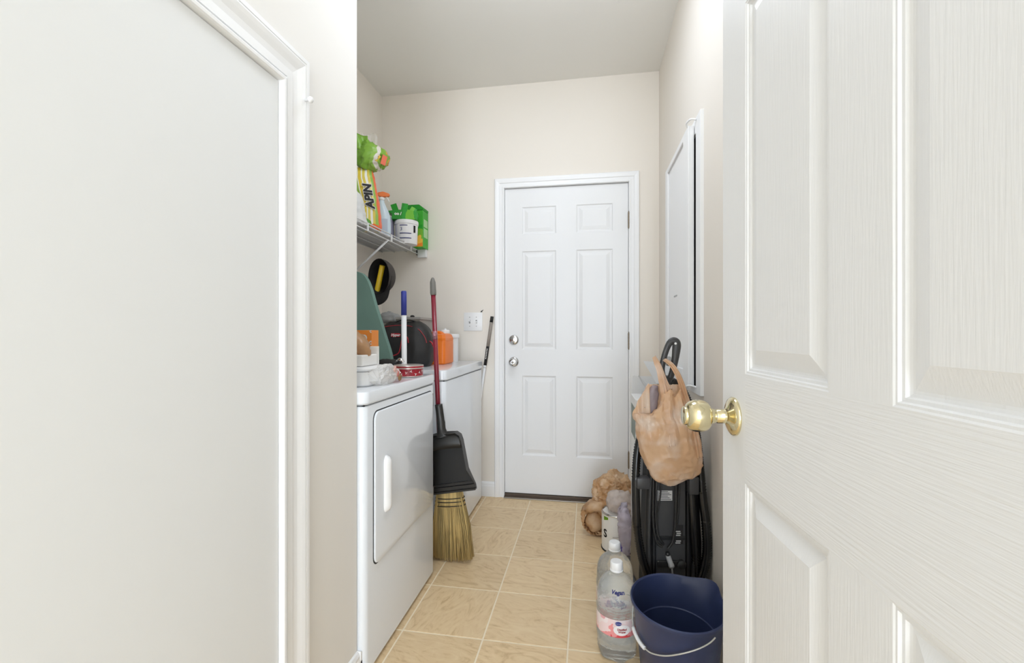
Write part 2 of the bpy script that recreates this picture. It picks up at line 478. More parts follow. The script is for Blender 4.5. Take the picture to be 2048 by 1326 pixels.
PROFN = [(0, 0), (.002, .0012), (.0045, .0012), (.006, .004), (.0095, .0042), (.011, .007), (.014, .0078), (.017, .0078), (.019, .0072), (.040, .0012), (.0415, .0006)]
d1 = six_panel('door_1', (0.255, 0.911, 0), math.atan2(-.998, .0633), .762, .015, 2.045,
               [(.102, .337), (.437, .660)], [(.26, .837), (1.021, 1.645), (1.745, 1.925)], PROFN, DOORV, DOORH)
struct(d1, 'white six-panel door standing open at the right edge, brass knob on it')
KN = empty('knob', (.055, 0, .941)); KN.parent = d1
RB = Matrix.Rotation(PI / 2, 4, 'X')
KS = .88
b = BM(); lathe(b, [(.034, 0), (.0345, .003), (.032, .006), (.026, .009), (.016, .013), (.013, .016)], (0, 0, 0), 40, RB); o = link('rosette', b, BRASS, KN); auto(o, 50)
b = BM(); lathe(b, [(.0125, .012), (.0125, .030), (.0115, .031), (.0115, .034), (.0135, .036), (.0135, .041)], (0, 0, 0), 32, RB); auto(link('neck', b, BRASS, KN), 50)
b = BM(); lathe(b, [(.012, .040), (.020, .043), (.0255, .048), (.0280, .055), (.0288, .062), (.0280, .070), (.0255, .077), (.021, .0815), (.0165, .083), (.0165, .087), (.015, .0885), (.001, .089)], (0, 0, 0), 40, RB); auto(link('grip', b, BRASS, KN), 60)

PROFB = [(0, 0), (.003, .001), (.006, .005), (.012, .0065), (.020, .0065), (.024, .005), (.040, .0012), (.0415, .0008)]
BY = YB + .010
d2 = six_panel('door_2', (DX0 + .006, BY, 0), 0, DX1 - DX0 - .012, .028, DZ - .007,
               [(.113, .341), (.470, .704)], [(.278, .808), (.980, 1.633), (1.742, 1.926)], PROFB, BDOOR, BDOOR, .044)
struct(d2, 'closed white six-panel door in the back wall with chrome knob and deadbolt')
for nm, z in (('deadbolt', 1.044), ('knob', .898)):
    kr = empty(nm, (.060, 0, z)); kr.parent = d2
    b = BM(); lathe(b, [(.033, 0), (.033, .006), (.030, .010), (.022, .013)], (0, 0, 0), 32, RB); auto(link('rosette', b, CHROME, kr), 40)
    if nm == 'knob':
        b = BM(); lathe(b, [(.012, .012), (.012, .026), (.022, .030), (.027, .040), (.027, .050), (.022, .058), (.014, .060), (.013, .057), (.001, .057)], (0, 0, 0), 32, RB); auto(link('grip', b, CHROME, kr), 40)
        b = BM(); lathe(b, [(.008, .0565), (.0075, .060), (.001, .060)], (0, 0, 0), 20, RB); link('button', b, STEEL, kr)
    else:
        b = BM(); box(b, -.005, .005, -.028, -.012, -.018, .018, .003); auto(link('thumb_turn', b, CHROME, kr), 40)
b = BM(); box(b, -.012, -.004, -.001, .003, .87, .925); link('latch_plate', b, STEEL, d2)
hx = DX1 - DX0 - .012
for z in (1.807, 1.040, .284):
    b = BM()
    for k in range(5): lathe(b, [(.0058, z - .05 + k * .0202), (.0058, z - .05 + k * .0202 + .0192)], (hx + .002, -.019, 0), 12)
    lathe(b, [(.003, z - .056), (.0045, z - .052), (.003, z + .051), (.0045, z + .055), (.001, z + .058)], (hx + .002, -.019, 0), 10)
    auto(link('hinge', b, mat('hinge_metal', (140, 128, 112), .4, .7), d2), 40)

# ------------------------------------------------------------------ wall cabinet on the right wall
cab = tag(empty('wall_cabinet', (XR, 2.17, .85)), 'white recessed wall cabinet with panel door on the right wall', 'cabinet')


def cb(nm, x0, x1, y0, y1, z0, z1, m, bev=.001):
    b = BM(); box(b, x0 - XR, x1 - XR, y0 - 2.17, y1 - 2.17, z0 - .85, z1 - .85, bev, 1); return link(nm, b, m, cab)


cb('frame', XR - .014, XR, 1.832, 1.905, .845, 1.957, TRIM); cb('frame', XR - .014, XR, 2.44, 2.50, .845, 1.957, TRIM)
cb('frame', XR - .014, XR, 1.905, 2.44, 1.897, 1.957, TRIM); cb('frame', XR - .014, XR, 1.905, 2.44, .845, .872, TRIM)
cb('recess', XR - .006, XR, 1.905, 2.44, .872, 1.897, SEAM)
cd = cb('door', XR - .032, XR - .016, 1.922, 2.46, .868, 1.935, TRIM, .0015)
b = BM(); PC = [(0, 0), (.004, .003), (.008, .007), (.018, .008), (.03, .007)]
panel_bm(b, 0, .38, 0, .975, PC)
for v in b.verts: v.co = Vector((XR - .0325 + (v.co.y), 2.02 + .38 - v.co.x, .935 + v.co.z)) - Vector((XR, 2.17, .85))
# frame-and-panel look: rails and stiles raised round the panel
link('panel', b, TRIM, cab)
for a0, a1, z0, z1 in ((1.922, 2.02, .868, 1.935), (2.40, 2.46, .868, 1.935), (2.02, 2.40, .868, .935), (2.02, 2.40, 1.91, 1.935)):
    b = BM(); box(b, -.040, -.032, a0 - 2.17, a1 - 2.17, z0 - .85, z1 - .85, .0012, 1); link('door_rail', b, TRIM, cab)
for z in (1.945, .872):
    b = BM(); tube(b, spline([(-.014, 1.895 - 2.17, z - .85), (-.034, 1.902 - 2.17, z - .85 + .006), (-.045, 1.925 - 2.17, z - .85), (-.038, 1.935 - 2.17, z - .85 - .012)], 5), .004, 8); link('catch', b, WHITEP, cab)
b = BM(); box(b, -.034, -.031, 2.19 - 2.17, 2.26 - 2.17, 1.262 - .85, 1.268 - .85); link('finger_notch', b, GREYP, cab)

# ------------------------------------------------------------------ dryer and washer
FX = -0.685


def rounded_body(bm, x0, x1, y0, y1, z0, z1, r, seg=5):
    """box with the vertical edges rounded"""
    pts = []
    for cx, cy, a0 in ((x1 - r, y1 - r, 0), (x0 + r, y1 - r, 90), (x0 + r, y0 + r, 180), (x1 - r, y0 + r, 270)):
        for k in range(seg + 1):
            a = math.radians(a0 + 90 * k / seg); pts.append((cx + r * math.cos(a), cy + r * math.sin(a)))
    e = min(.006, r * .6)
    def sh(s):
        mx, my = (x0 + x1) / 2, (y0 + y1) / 2
        return [(mx + (px - mx) * (1 - s / (x1 - x0) * 2), my + (py - my) * (1 - s / (y1 - y0) * 2)) for px, py in pts]
    rs = []
    for s, z in ((e, z0), (0, z0 + e), (0, z1 - e), (e * .3, z1 - e * .3), (e, z1)):
        rs.append([Vector((px, py, z)) for px, py in sh(s)])
    rings(bm, rs); return bm


def machine(name, label, y0, y1, ztop, zs):
    r = tag(empty(name, ((XA + FX) / 2, (y0 + y1) / 2, 0)), label, name)
    L = r.location
    def add(nm, bm, m, sm=True, par=None):
        bm.transform(Matrix.Translation(-L)); o = link(nm, bm, m, par or r)
        if sm: auto(o, 30)
        return o
    bb = BM(); rounded_body(bb, XA + .015, FX, y0, y1, .012, zs - .003, .022); add('body', bb, ENAMEL)
    bb = BM(); box(bb, XA + .03, FX - .03, y0 + .02, y1 - .02, .0, .014); add('floor_gap_shade', bb, SEAM, False)  # dark filler, paints the shade in the gap under the body
    bb = BM(); box(bb, XA + .02, FX - .008, y0 + .008, y1 - .008, zs - .006, zs + .003); add('top_seam', bb, SEAM, False)
    bb = BM(); rounded_body(bb, XA + .015, FX + .004, y0 - .003, y1 + .003, zs, ztop, .026); add('top', bb, ENAMEL)
    return r, add


dry, add = machine('dryer', 'white front-loading dryer with long door handle at lower left, red tin on top', 1.305, 1.948, .905, .862)
# door: rounded rectangle slightly proud with a dark reveal behind it
def rrect(y0, y1, z0, z1, r, seg=6):
    p = []
    for cy, cz, a0 in ((y1 - r, z1 - r, 0), (y0 + r, z1 - r, 90), (y0 + r, z0 + r, 180), (y1 - r, z0 + r, 270)):
        for k in range(seg + 1):
            a = math.radians(a0 + 90 * k / seg); p.append((cy + r * math.cos(a), cz + r * math.sin(a)))
    return p
def plate(bm, x0, x1, pts, e=.003):
    cy = sum(p[0] for p in pts) / len(pts); cz = sum(p[1] for p in pts) / len(pts)
    def g(s, x): return [Vector((x, cy + (p[0] - cy) * s, cz + (p[1] - cz) * s)) for p in pts]
    rings(bm, [g(1, x0), g(1, x1 - e), g(1 - e * 1.6, x1 - e * .3), g(1 - e * 4, x1)]); return bm
b = BM(); plate(b, FX - .002, FX + .0006, rrect(1.357, 1.917, .330, .836, .03), .0003); add('door_reveal', b, SEAM, False)
b = BM(); plate(b, FX - .002, FX + .007, rrect(1.362, 1.913, .334, .832, .027), .004); dd = add('door', b, ENAMEL)
b = BM()
pts = []
for k in range(25):
    t = k / 24; z = .478 + t * .196; bulge = min(1.0, min(t, 1 - t) / .10) ** .5 if 0 < t < 1 else 0.0
    pts.append([Vector((FX + .006 + (.020 * bulge) * max(0, math.sin(a)) , 1.440 + .0185 * math.cos(a) * (.35 + .65 * bulge), z)) for a in [PI * j / 10 for j in range(11)]])
rings(b, pts, closed=False, caps=False); bmesh.ops.holes_fill(b, edges=[e for e in b.edges if e.is_boundary]); add('handle', b, ENAMEL2, True, dd)
for z in (.79, .37):
    b = BM(); box(b, FX, FX + .003, 1.922, 1.930, z - .03, z + .03, .001, 1); add('hinge', b, GREYP, False)
wsh, addw = machine('washer', 'white washing machine in the far corner, orange jug and tool bag on top', 2.105, 2.885, .907, .856)

# ------------------------------------------------------------------ light switch
sw = tag(empty('light_switch', (-.759, YB, 1.166)), 'white double toggle switch plate on the back wall beside the door casing', 'switch')
b = BM(); box(b, -.064, .064, -.006, 0, -.062, .062, .003); auto(link('plate', b, WHITEP, sw), 30)
for s in (-1, 1):
    b = BM(); box(b, s * .023 - .005, s * .023 + .005, -.0065, -.0055, -.012, .012); link('toggle_slot', b, GREYP, sw)
    b = BM(); box(b, -.004, .004, -.016, 0, -.005, .005, .0015); b.transform(Matrix.Translation((s * .023, -.004, 0)) @ Matrix.Rotation(.5 * s, 4, 'X')); link('toggle', b, WHITEP, sw)
    for z in (-.03, .03):
        b = BM(); lathe(b, [(.0028, 0), (.0028, .001), (.001, .0014)], (s * .023, -.006, z), 10, RB); link('screw', b, GREYP, sw)
b = BM(); prism(b, [(-.709, 1.231), (-.703, 1.238), (-.688, 1.246), (-.691, 1.241), (-.696, 1.236), (-.697, 1.231)], YB - .006, YB - .001); o = link('wall_hook', b, INK)
tag(o, 'tiny black hook on the wall just above the switch plate corner', 'hook')

# ------------------------------------------------------------------ wire shelf
sh = tag(empty('wire_shelf', (XA, 2.1, 1.65)), 'white wire shelf on the alcove wall carrying cleaning supplies', 'shelf')
SX = -1.14
def sadd(nm, pts, r, m=WIRE, n=8):
    b = BM(); tube(b, [(Vector(p) - Vector((XA, 2.1, 1.65))) for p in pts], r, n); return link(nm, b, m, sh)
sadd('front_rod', [(SX, 1.31, 1.668), (SX, 2.925, 1.668)], .0035)
sadd('front_rod', [(SX, 1.31, 1.628), (SX, 2.925, 1.628)], .0035)
for x in (-1.405, -1.32, -1.23): sadd('long_rod', [(x, 1.31, 1.650), (x, 2.93, 1.650)], .003)
b = BM(); tube(b, [(-1.412 - XA, 0, .0035 + .0015), (SX - XA + .004, 0, .0035 + .0015)], .0016, 6)
me = bpy.data.meshes.new('cross_wire'); b.to_mesh(me); b.free(); me.materials.append(WIRE)
for k in range(127):
    o = bpy.data.objects.new('cross_wire', me); o.location = (0, 1.32 + k * .0127 - 2.1, 0); o.parent = sh; COL.objects.link(o)
b = BM(); box(b, -1.404 - XA, SX - XA - .012, 1.33 - 2.1, 2.90 - 2.1, .0068, .0078); link('shelf_shade_sheet', b, mat('painted_shelf_shade', (118, 115, 110), .7), sh)  # grey sheet painting in the shade beneath the stored things
for y in (1.6, 1.9, 2.2, 2.49, 2.785):
    b = BM(); box(b, SX - XA - .003, SX - XA + .004, y - .006 - 2.1, y + .006 - 2.1, -.022, .018, .001, 1); link('lip_tie', b, WIRE, sh)
b = BM(); box(b, SX - XA - .004, SX - XA + .06, 2.905 - 2.1, 2.935 - 2.1, -.046, .022, .004); link('end_bracket', b, WIRE, sh)
b = BM(); box(b, SX - XA - .008, SX - XA - .003, 2.90 - 2.1, 2.912 - 2.1, -.03, .016); link('end_cap', b, BLACK, sh)
sadd('brace', [(SX + .004, 2.44, 1.630), (-1.25, 2.42, 1.52), (-1.408, 2.40, 1.37)], .006)


# ------------------------------------------------------------------ soft bags and pouches
def pouch(prof, seed=0., amt=.006, n=26, lean=0.0, sq=.75, crease=.9):
    """prof: (z, half width, half depth, x shift); superellipse rings"""
    bm = BM(); rs = []
    n = n if amt < .002 else int(n * 1.7)
    for z, hw, hd, xs in prof:
        r = []
        for k in range(n):
            a = 2 * PI * k / n; ca, sa = math.cos(a), math.sin(a)
            r.append(Vector((xs + hw * math.copysign(abs(ca) ** sq, ca), hd * math.copysign(abs(sa) ** sq, sa), z)))
        rs.append(r)
    rings(bm, rs); crumple(bm, amt, 22, seed, crease)
    return bm


def interp(prof, k=7):
    P = spline([Vector((p[0], p[1], p[2])) for p in prof], k); Q = spline([Vector((p[3], 0, 0)) for p in prof], k)
    return [(p.x, max(p.y, .002), max(p.z, .002), q.x) for p, q in zip(P, Q)]


SHZ = 1.658
PACK = bandmat('printed_green_bag', [(0.0, (236, 236, 226)), (.12, (146, 182, 72)), (.27, (238, 238, 228)), (.30, (226, 200, 70)), (.40, (240, 240, 232)), (.44, (226, 206, 90)), (.52, (242, 240, 232)), (.60, (224, 202, 84)), (.68, (150, 186, 84)), (.77, (238, 108, 66)), (.93, (244, 238, 232))], 'X', 6.0, .28, .3, .20, 8.0, True, (0, .12, 0))
gb = tag(empty('pet_food_bag', (-1.215, 2.345, SHZ), .47), 'tall green and white printed bag with dark letters on the wire shelf', 'bag')
pr = interp([(0, .05, .03, .012), (.03, .062, .045, .012), (.12, .066, .05, 0), (.22, .062, .045, -.012), (.30, .056, .03, -.02), (.335, .05, .014, -.026), (.35, .048, .006, -.028)])
b = pouch(pr, 1.0, .004, crease=.5); link('film', b, PACK, gb, smooth=True)
tb = textbm('APIN', .074, .001, .003, .2)
tb.transform(Matrix.Translation((.008, -.060, .180)) @ Matrix.Rotation(-.16, 4, 'Y') @ Matrix.Rotation(-PI / 2, 4, 'Y') @ Matrix.Diagonal((.82, 1, .82, 1)))
t2 = tb.copy(); wh = textbm('APIN', .074, .0004, .0065, .2); wh.transform(Matrix.Translation((.008, -.0585, .180)) @ Matrix.Rotation(-.16, 4, 'Y') @ Matrix.Rotation(-PI / 2, 4, 'Y') @ Matrix.Diagonal((.82, 1, .82, 1)))
t2.free()
lt = link('lettering', tb, INK, gb); link('lettering_outline', wh, PAPER, gb)
b = pouch([(.0, .026, .012, .02), (.012, .03, .02, .02), (.022, .026, .018, .02), (.03, .012, .01, .02)], 3, .003); b.transform(Matrix.Translation((0.01, -.036, 0.002))); link('orange_corner', b, mat('orange_print', (228, 96, 40), .4), gb, smooth=True)
b = pouch([(.0, .03, .016, .0), (.02, .034, .022, .0), (.045, .034, .02, -.006), (.07, .02, .008, -.012)], 5, .004); b.transform(Matrix.Translation((-.012, -.034, 0.003))); link('green_corner', b, mat('green_print_base', (86, 148, 36), .4), gb, smooth=True)
LIME = bandmat('lime_film', [(0, (112, 160, 48)), (.35, (134, 182, 66)), (.55, (150, 192, 84)), (.66, (232, 226, 214)), (.74, (138, 184, 66)), (.9, (220, 170, 50)), (.96, (120, 168, 56))], 'X', 4.0, .25, .3, .5, 11)
g2 = tag(empty('lime_film_pack', (-1.205, 2.345, SHZ + .358), .47), 'crumpled lime green film pack with orange label lying on top of the printed bag', 'bag')
pr = interp([(-.004, .03, .02, .02), (.012, .062, .04, .025), (.05, .085, .045, .01), (.09, .075, .04, -.01), (.12, .04, .03, -.04), (.14, .02, .015, -.05)])
b = pouch(pr, 6.0, .010, 30, crease=.6); facet(b, (.005, 0, .065), (.09, .05, .075), 34, .84, .99, 2); crumple(b, .006, 24, 3, 1.5); link('film', b, LIME, g2, smooth=True)
b = BM(); rings(b, [[Vector((-.075 + .07 * s_ + .004 * math.sin(t * 5), -.036 - .008 * math.sin(s_ * 6 + t), .085 + .085 * t - .01 * s_)) for s_ in [k / 10 for k in range(11)]] for t in [k / 8 for k in range(9)]], closed=False, caps=False); bmesh.ops.solidify(b, geom=b.faces[:], thickness=.0012); link('film_flap', b, mat('green_flap_film', (128, 176, 60), .35, var=.2, vscale=30), g2, smooth=True)
b = BM(); box(b, -.012, .014, -.002, .0, -.02, .018, .001, 1); b.transform(Matrix.Translation((.040, -.054, .042)) @ Matrix.Rotation(.6, 4, 'Y')); yl = link('yellow_label', b, mat('yellow_print', (232, 190, 60), .5), g2)
b = BM()
for q, (x_, z_) in enumerate(((-.003, .008), (.003, .0), (-.002, -.008))): box(b, x_ - .006, x_ + .006, -.0026, -.002, z_ - .002, z_ + .002)
b.transform(Matrix.Translation((.040, -.054, .042)) @ Matrix.Rotation(.9, 4, 'Y')); link('label_print', b, INK, yl)
b = BM(); box(b, -.014, .016, -.003, .0, -.028, .026, .001, 1); b.transform(Matrix.Translation((.076, -.043, .036)) @ Matrix.Rotation(.25, 4, 'Y') @ Matrix.Rotation(.5, 4, 'Z')); link('price_label', b, mat('salmon_label', (236, 120, 88), .5), g2)
b = BM(); rings(b, interp and [[Vector((x, -.01 + .02 * s + .006 * math.sin(x * 160), z + .008 * math.sin(x * 90))) for x in [-.045 + .008 * k for k in range(12)]] for s, z in ((0, .10), (.5, .15), (.2, .185))], closed=False, caps=False); link('clear_flap', b, film('clear_film', (240, 240, 238), .7, .2), g2, smooth=True)
wl = tag(empty('white_bundle', (-1.20, 2.175, SHZ), .47), 'white plastic bundle at the near end of the wire shelf', 'bag')
b = pouch(interp([(0, .03, .03, .02), (.015, .042, .04, .012), (.06, .046, .045, 0), (.12, .040, .035, -.005), (.165, .02, .02, -.01), (.18, .006, .006, -.01)]), 8, .006, sq=.9); link('film', b, film('white_film', (240, 240, 238), .05, .25), wl, smooth=True)
# spray bottle
sp = tag(empty('spray_bottle', (-1.222, 2.562, SHZ), .45), 'pale blue spray bottle with orange trigger top on the wire shelf', 'bottle')
PALE = mat('pale_blue_plastic', (206, 222, 232), .3)
b = pouch(interp([(0, .036, .028, 0), (.008, .04, .031, 0), (.10, .041, .031, 0), (.16, .036, .028, -.004), (.20, .024, .022, -.01), (.225, .016, .016, -.012), (.238, .015, .015, -.012)]), 0, 0, 28, sq=.85); link('body', b, PALE, sp, smooth=True)
b = BM(); box(b, -.026, .022, -.0325, -.0312, .03, .12, .0006, 1); link('front_label', b, mat('blue_grey_label', (188, 200, 216), .5), sp)
b = BM(); lathe(b, [(.017, .236), (.017, .252), (.012, .256)], (-.012, 0, 0), 18); link('collar', b, WHITEP, sp)
b = BM(); prism(b, [(-.04, .268), (-.036, .282), (-.005, .290), (.032, .280), (.036, .268), (.026, .262), (-.02, .256)], -.012, .012, .003); auto(link('sprayer_head', b, mat('orange_plastic', (236, 122, 48), .35), sp), 30)
b = BM(); tube(b, spline([(.014, 0, .264), (.024, 0, .248), (.030, 0, .232)], 4), .004, 8); link('trigger', b, WHITEP, sp)
# tub
tub = tag(empty('white_tub', (-1.152, 2.742, SHZ), .4), 'white plastic tub with blue printed label on the wire shelf', 'tub')
b = BM(); lathe(b, [(.066, 0), (.068, .004), (.072, .125), (.072, .128)], n=36); auto(link('body', b, WHITEP, tub), 40)
b = BM(); lathe(b, [(.075, .124), (.076, .128), (.076, .146), (.073, .150), (.02, .151), (.001, .151)], n=36); auto(link('lid', b, WHITEP, tub), 40)
def curved(tb, R, back=0.0):
    for v in tb.verts:
        a = v.co.x / R; d = R - v.co.y if False else R + .0008
        v.co = Vector((d * math.sin(a), -d * math.cos(a), v.co.z))
    return tb
for z, l in ((.112, .05), (.082, .0), (.062, .075), (.032, .075)):
    if not l: continue
    b = BM()
    for k in range(12): box(b, -.045 + l * k / 12, -.045 + l * (k + 1) / 12, 0, .0004, z - .0025, z + .0025)
    link('label_line', curved(b, .0715), BLUEINK, tub)
b = textbm('3', .03); b.transform(Matrix.Translation((-.034, 0, .088))); link('label_figure', curved(b, .0715), BLUEINK, tub)
b = BM()
for k in range(4): box(b, .046 + .004 * k, .05 + .004 * k, 0, .0004, .07, .115)
link('label_panel', curved(b, .0715), INK, tub)
# lavender carton + green cartons
o = tag(empty('lavender_carton', (-1.255, 2.69, SHZ), .2), 'narrow lavender carton wedged between spray bottle and white tub', 'box')
b = BM(); box(b, -.03, .03, -.04, .04, 0, .165, .001, 1); link('carton', b, mat('lavender_card', (168, 166, 186), .6), o)
b = BM(); box(b, -.028, .03, -.041, -.0402, .01, .06); link('brown_panel', b, mat('brown_print', (120, 96, 84), .6), o)
GREEN = bandmat('green_print', [(0, (20, 140, 30)), (.45, (30, 158, 38)), (.6, (110, 190, 40)), (.85, (40, 160, 40))], 'X', 5.0, .35, .4, .3, 14)
gc = tag(empty('open_green_carton', (-1.162, 2.732, SHZ + .152), .30), 'torn open bright green carton lying on the lid of the white tub', 'box')
b = BM(); prism(b, [(-.078, .0), (.082, .0), (.086, .05), (.02, .064), (-.05, .058), (-.10, .050), (-.07, .03)], -.05, .05, .002); link('carton', b, GREEN, gc)
for x, h, ln in ((-.05, .05, -.35), (.0, .055, .12), (.052, .03, .5)):
    b = BM(); box(b, -.018, .02, -.001, .001, 0, h); b.transform(Matrix.Translation((x, -.045, .052)) @ Matrix.Rotation(ln, 4, 'Y') @ Matrix.Rotation(-.25, 4, 'X')); link('flap', b, GREEN, gc)
b = textbm('oo /', .026, .0004, .001); b.transform(Matrix.Translation((-.035, -.0512, .034))); link('lettering', b, PAPER, gc)
gx = tag(empty('green_fruit_carton', (-1.152, 2.88, SHZ), 0), 'upright green carton with orange fruit print at the far end of the wire shelf', 'box')
FRUIT = bandmat('fruit_print', [(0, (240, 170, 60)), (.35, (236, 140, 40)), (.5, (240, 190, 70)), (.62, (120, 180, 50)), (.75, (40, 160, 40))], 'Z', 4.2, .0, .5, .6, 12)
b = BM(); box(b, -.078, .077, -.05, .05, 0, .245, .001, 1); link('carton', b, mat('grass_green_card', (64, 172, 52), .45), gx)
b = BM(); box(b, .0, .0765, -.0512, -.0504, .005, .15); link('fruit_picture', b, FRUIT, gx)
b = BM(); prism(b, [(-.078, .246), (.077, .246), (.08, .262), (.05, .285), (-.06, .285)], -.05, .05, .002); link('lid_flap', b, mat('deep_green_card', (28, 148, 36), .45), gx)
for z0, z1 in ((.07, .13), (.14, .19)):
    b = BM(); box(b, .0774, .0782, -.035, .035, z0, z1); link('side_panel', b, mat('pale_green_print', (176, 214, 160), .5), gx)

# ------------------------------------------------------------------ things standing in the gap and behind
TEAL = mat('teal_cotton', (112, 143, 132), .85, var=.05, vscale=10, bump=.15, bscale=300)
ib = tag(empty('ironing_board', (-1.135, 2.045, 0)), 'ironing board with faded teal cover standing on end beside the dryer', 'ironing board')
half = [(.02, .20), (.5, .205), (.80, .206), (.96, .205), (1.08, .170), (1.226, .122), (1.30, .100), (1.348, .080), (1.378, .055), (1.392, .02)]
hp = spline([Vector((h, 0, z)) for z, h in half], 5)
poly = [(p.x, p.z) for p in hp] + [(-p.x, p.z) for p in reversed(hp)]
b = BM(); prism(b, poly, -.018, .012); bmesh.ops.bevel(b, geom=[e for e in b.edges if abs(e.verts[0].co.y - e.verts[1].co.y) < 1e-5], offset=.006, segments=2, affect='EDGES'); auto(link('cover', b, TEAL, ib), 40)
b = BM(); prism(b, [(x * .97, z * .99 + .004) for x, z in poly], .012, .018); link('metal_deck', b, GREYP, ib)
b = BM(); tube(b, [(-.06, .026, .08), (-.05, .026, 1.0)], .008, 8); link('leg', b, WIRE, ib)
b = BM(); tube(b, [(.06, .026, .08), (.05, .026, 1.0)], .008, 8); link('leg', b, WIRE, ib)

mp_ = tag(empty('mop_handle', (-.858, 2.03, 0)), 'white pole with blue end standing upright behind the red tin', 'mop')
b = BM(); tube(b, [(0, 0, 0.012), (-.008, 0, 1.175)], .0125, 14); link('pole', b, WHITEP, mp_)
b = BM(); tube(b, [(-.008, 0, 1.175), (-.0085, 0, 1.286), (-.0085, 0, 1.291)], [.0135, .0135, .011], 14); link('grip', b, mat('royal_blue_plastic', (48, 60, 150), .4), mp_)
b = BM(); box(b, -.025, .025, -.02, .02, 0, .03, .004); link('foot', b, BLACKM, mp_)

yp = tag(empty('yellow_handle', (-1.285, 2.42, .907)), 'yellow handled tool leaning on the washer with a black cap hung on it', 'tool')
b = BM(); tube(b, [(0, 0, .03), (.17, -.10, .555)], .0145, 12); link('handle', b, mat('yellow_plastic', (222, 186, 34), .4), yp)
b = BM(); box(b, -.03, .03, -.02, .02, 0, .045, .006); link('foot', b, BLACKM, yp)
CAPB = mat('black_twill', (26, 25, 25), .85, bump=.3, bscale=500)
CAPC = mat('charcoal_twill', (62, 56, 52), .85, bump=.3, bscale=500)
cp = tag(empty('black_cap', (-1.128, 2.30, 1.388)), 'black baseball cap hanging brim down above the teal ironing board', 'cap')
k_ = Vector((.26, .96, .06)).normalized(); s_ = Vector((.96, -.26, 0)).normalized(); u_ = Vector((0, 0, 1))
def capshell(sc):
    bm = BM(); rs = []
    for i in range(11):
        t = i / 10 * PI / 2
        rs.append([(s_ * (.074 * sc * math.cos(t) ** .8 * math.cos(a)) + u_ * (.098 * sc * math.cos(t) ** .8 * math.sin(a) + .012) + k_ * (.105 * sc * math.sin(t))) if i < 10 else (k_ * .105 * sc + u_ * .012 + (s_ * math.cos(a) + u_ * math.sin(a)) * .002) for a in [2 * PI * j / 28 for j in range(28)]])
    rings(bm, rs, caps=False); bm.verts.ensure_lookup_table(); bm.faces.new(bm.verts[-28:]); return bm
link('crown', capshell(1.0), CAPC, cp, smooth=True); link('lining', capshell(.965), CAPB, cp, smooth=True)
b = BM(); rs = []
for i in range(7):
    f = i / 6
    rs.append([s_ * (.074 * math.cos(a) * (1 - .12 * f * f)) + u_ * (.012 + .098 * math.sin(a) * (1 - f) + f * (-.085 - .098 * abs(math.sin(a)) ** .8 * .75)) - k_ * (.012 * f) + k_ * .02 * math.cos(a) ** 2 for a in [PI + PI * j / 16 for j in range(17)]])
rings(b, rs, closed=False, caps=False)
bmesh.ops.solidify(b, geom=b.faces[:], thickness=.003); link('brim', b, CAPB, cp, smooth=True)
b = BM(); lathe(b, [(.006, 0), (.005, .003), (.001, .004)], k_ * .104 + u_ * .012, 12, k_.to_track_quat('Z', 'Y').to_matrix().to_4x4()); link('button', b, CAPC, cp)

# tool bag on the washer
NYL = mat('black_nylon', (30, 28, 27), .55, var=.2, vscale=14, bump=.25, bscale=350)
tg = tag(empty('tool_bag', (-.985, 2.36, .907), .12), 'black fabric tool bag with red piping and red badge on the washer', 'bag')
b = pouch(interp([(0, .115, .075, 0), (.012, .128, .088, 0), (.08, .140, .098, .004), (.15, .138, .09, .0), (.20, .126, .07, -.006), (.230, .108, .045, -.012), (.243, .085, .02, -.014)], 3), 4, .006, 36, sq=.55, crease=.25); link('body', b, NYL, tg, smooth=True)
RED = mat('red_piping', (176, 30, 44), .5)
def onbag(x, z, off=.0): 
    hd = .098 if z < .15 else .098 - (z - .15) * .65
    return Vector((x, -hd - off - .004, z))
b = BM(); tube(b, spline([onbag(-.12, .215, .01), onbag(-.05, .224, .0), onbag(.02, .222, .0), onbag(.075, .205, .0), onbag(.115, .165, -.006), onbag(.128, .13, -.014)], 5), .0018, 6); link('piping', b, RED, tg)
b = BM(); tube(b, spline([onbag(-.055, .06, .004), onbag(-.02, .075, .006), onbag(-.008, .11, .006), onbag(.0, .15, .006), onbag(.012, .165, .006), onbag(.028, .158, .006), onbag(.034, .13, .006)], 5), .0028, 6); link('cord', b, RED, tg)
b = BM(); plate(b, 0, .002, rrect(-.026, .026, -.010, .010, .006), .0005); b.transform(Matrix.Translation(onbag(-.040, .172, .001)) @ Matrix.Rotation(-PI / 2, 4, 'Z')); bd = link('badge', b, RED, tg)
b = textbm('Hyper', .019, .0004, .0006, .25); b.transform(Matrix.Translation(onbag(-.040, .172, .0038))); link('lettering', b, PAPER, bd)
b = BM(); tube(b, spline([(-.07, -.02, .24), (-.03, -.022, .252), (.03, -.022, .252), (.07, -.02, .235)], 5), .006, 8, flat=.6); link('carry_handle', b, NYL, tg)
b = BM(); tube(b, spline([(.13, -.05, .14), (.148, -.055, .13), (.158, -.06, .11)], 4), .004, 6); link('side_loop', b, RED, tg)

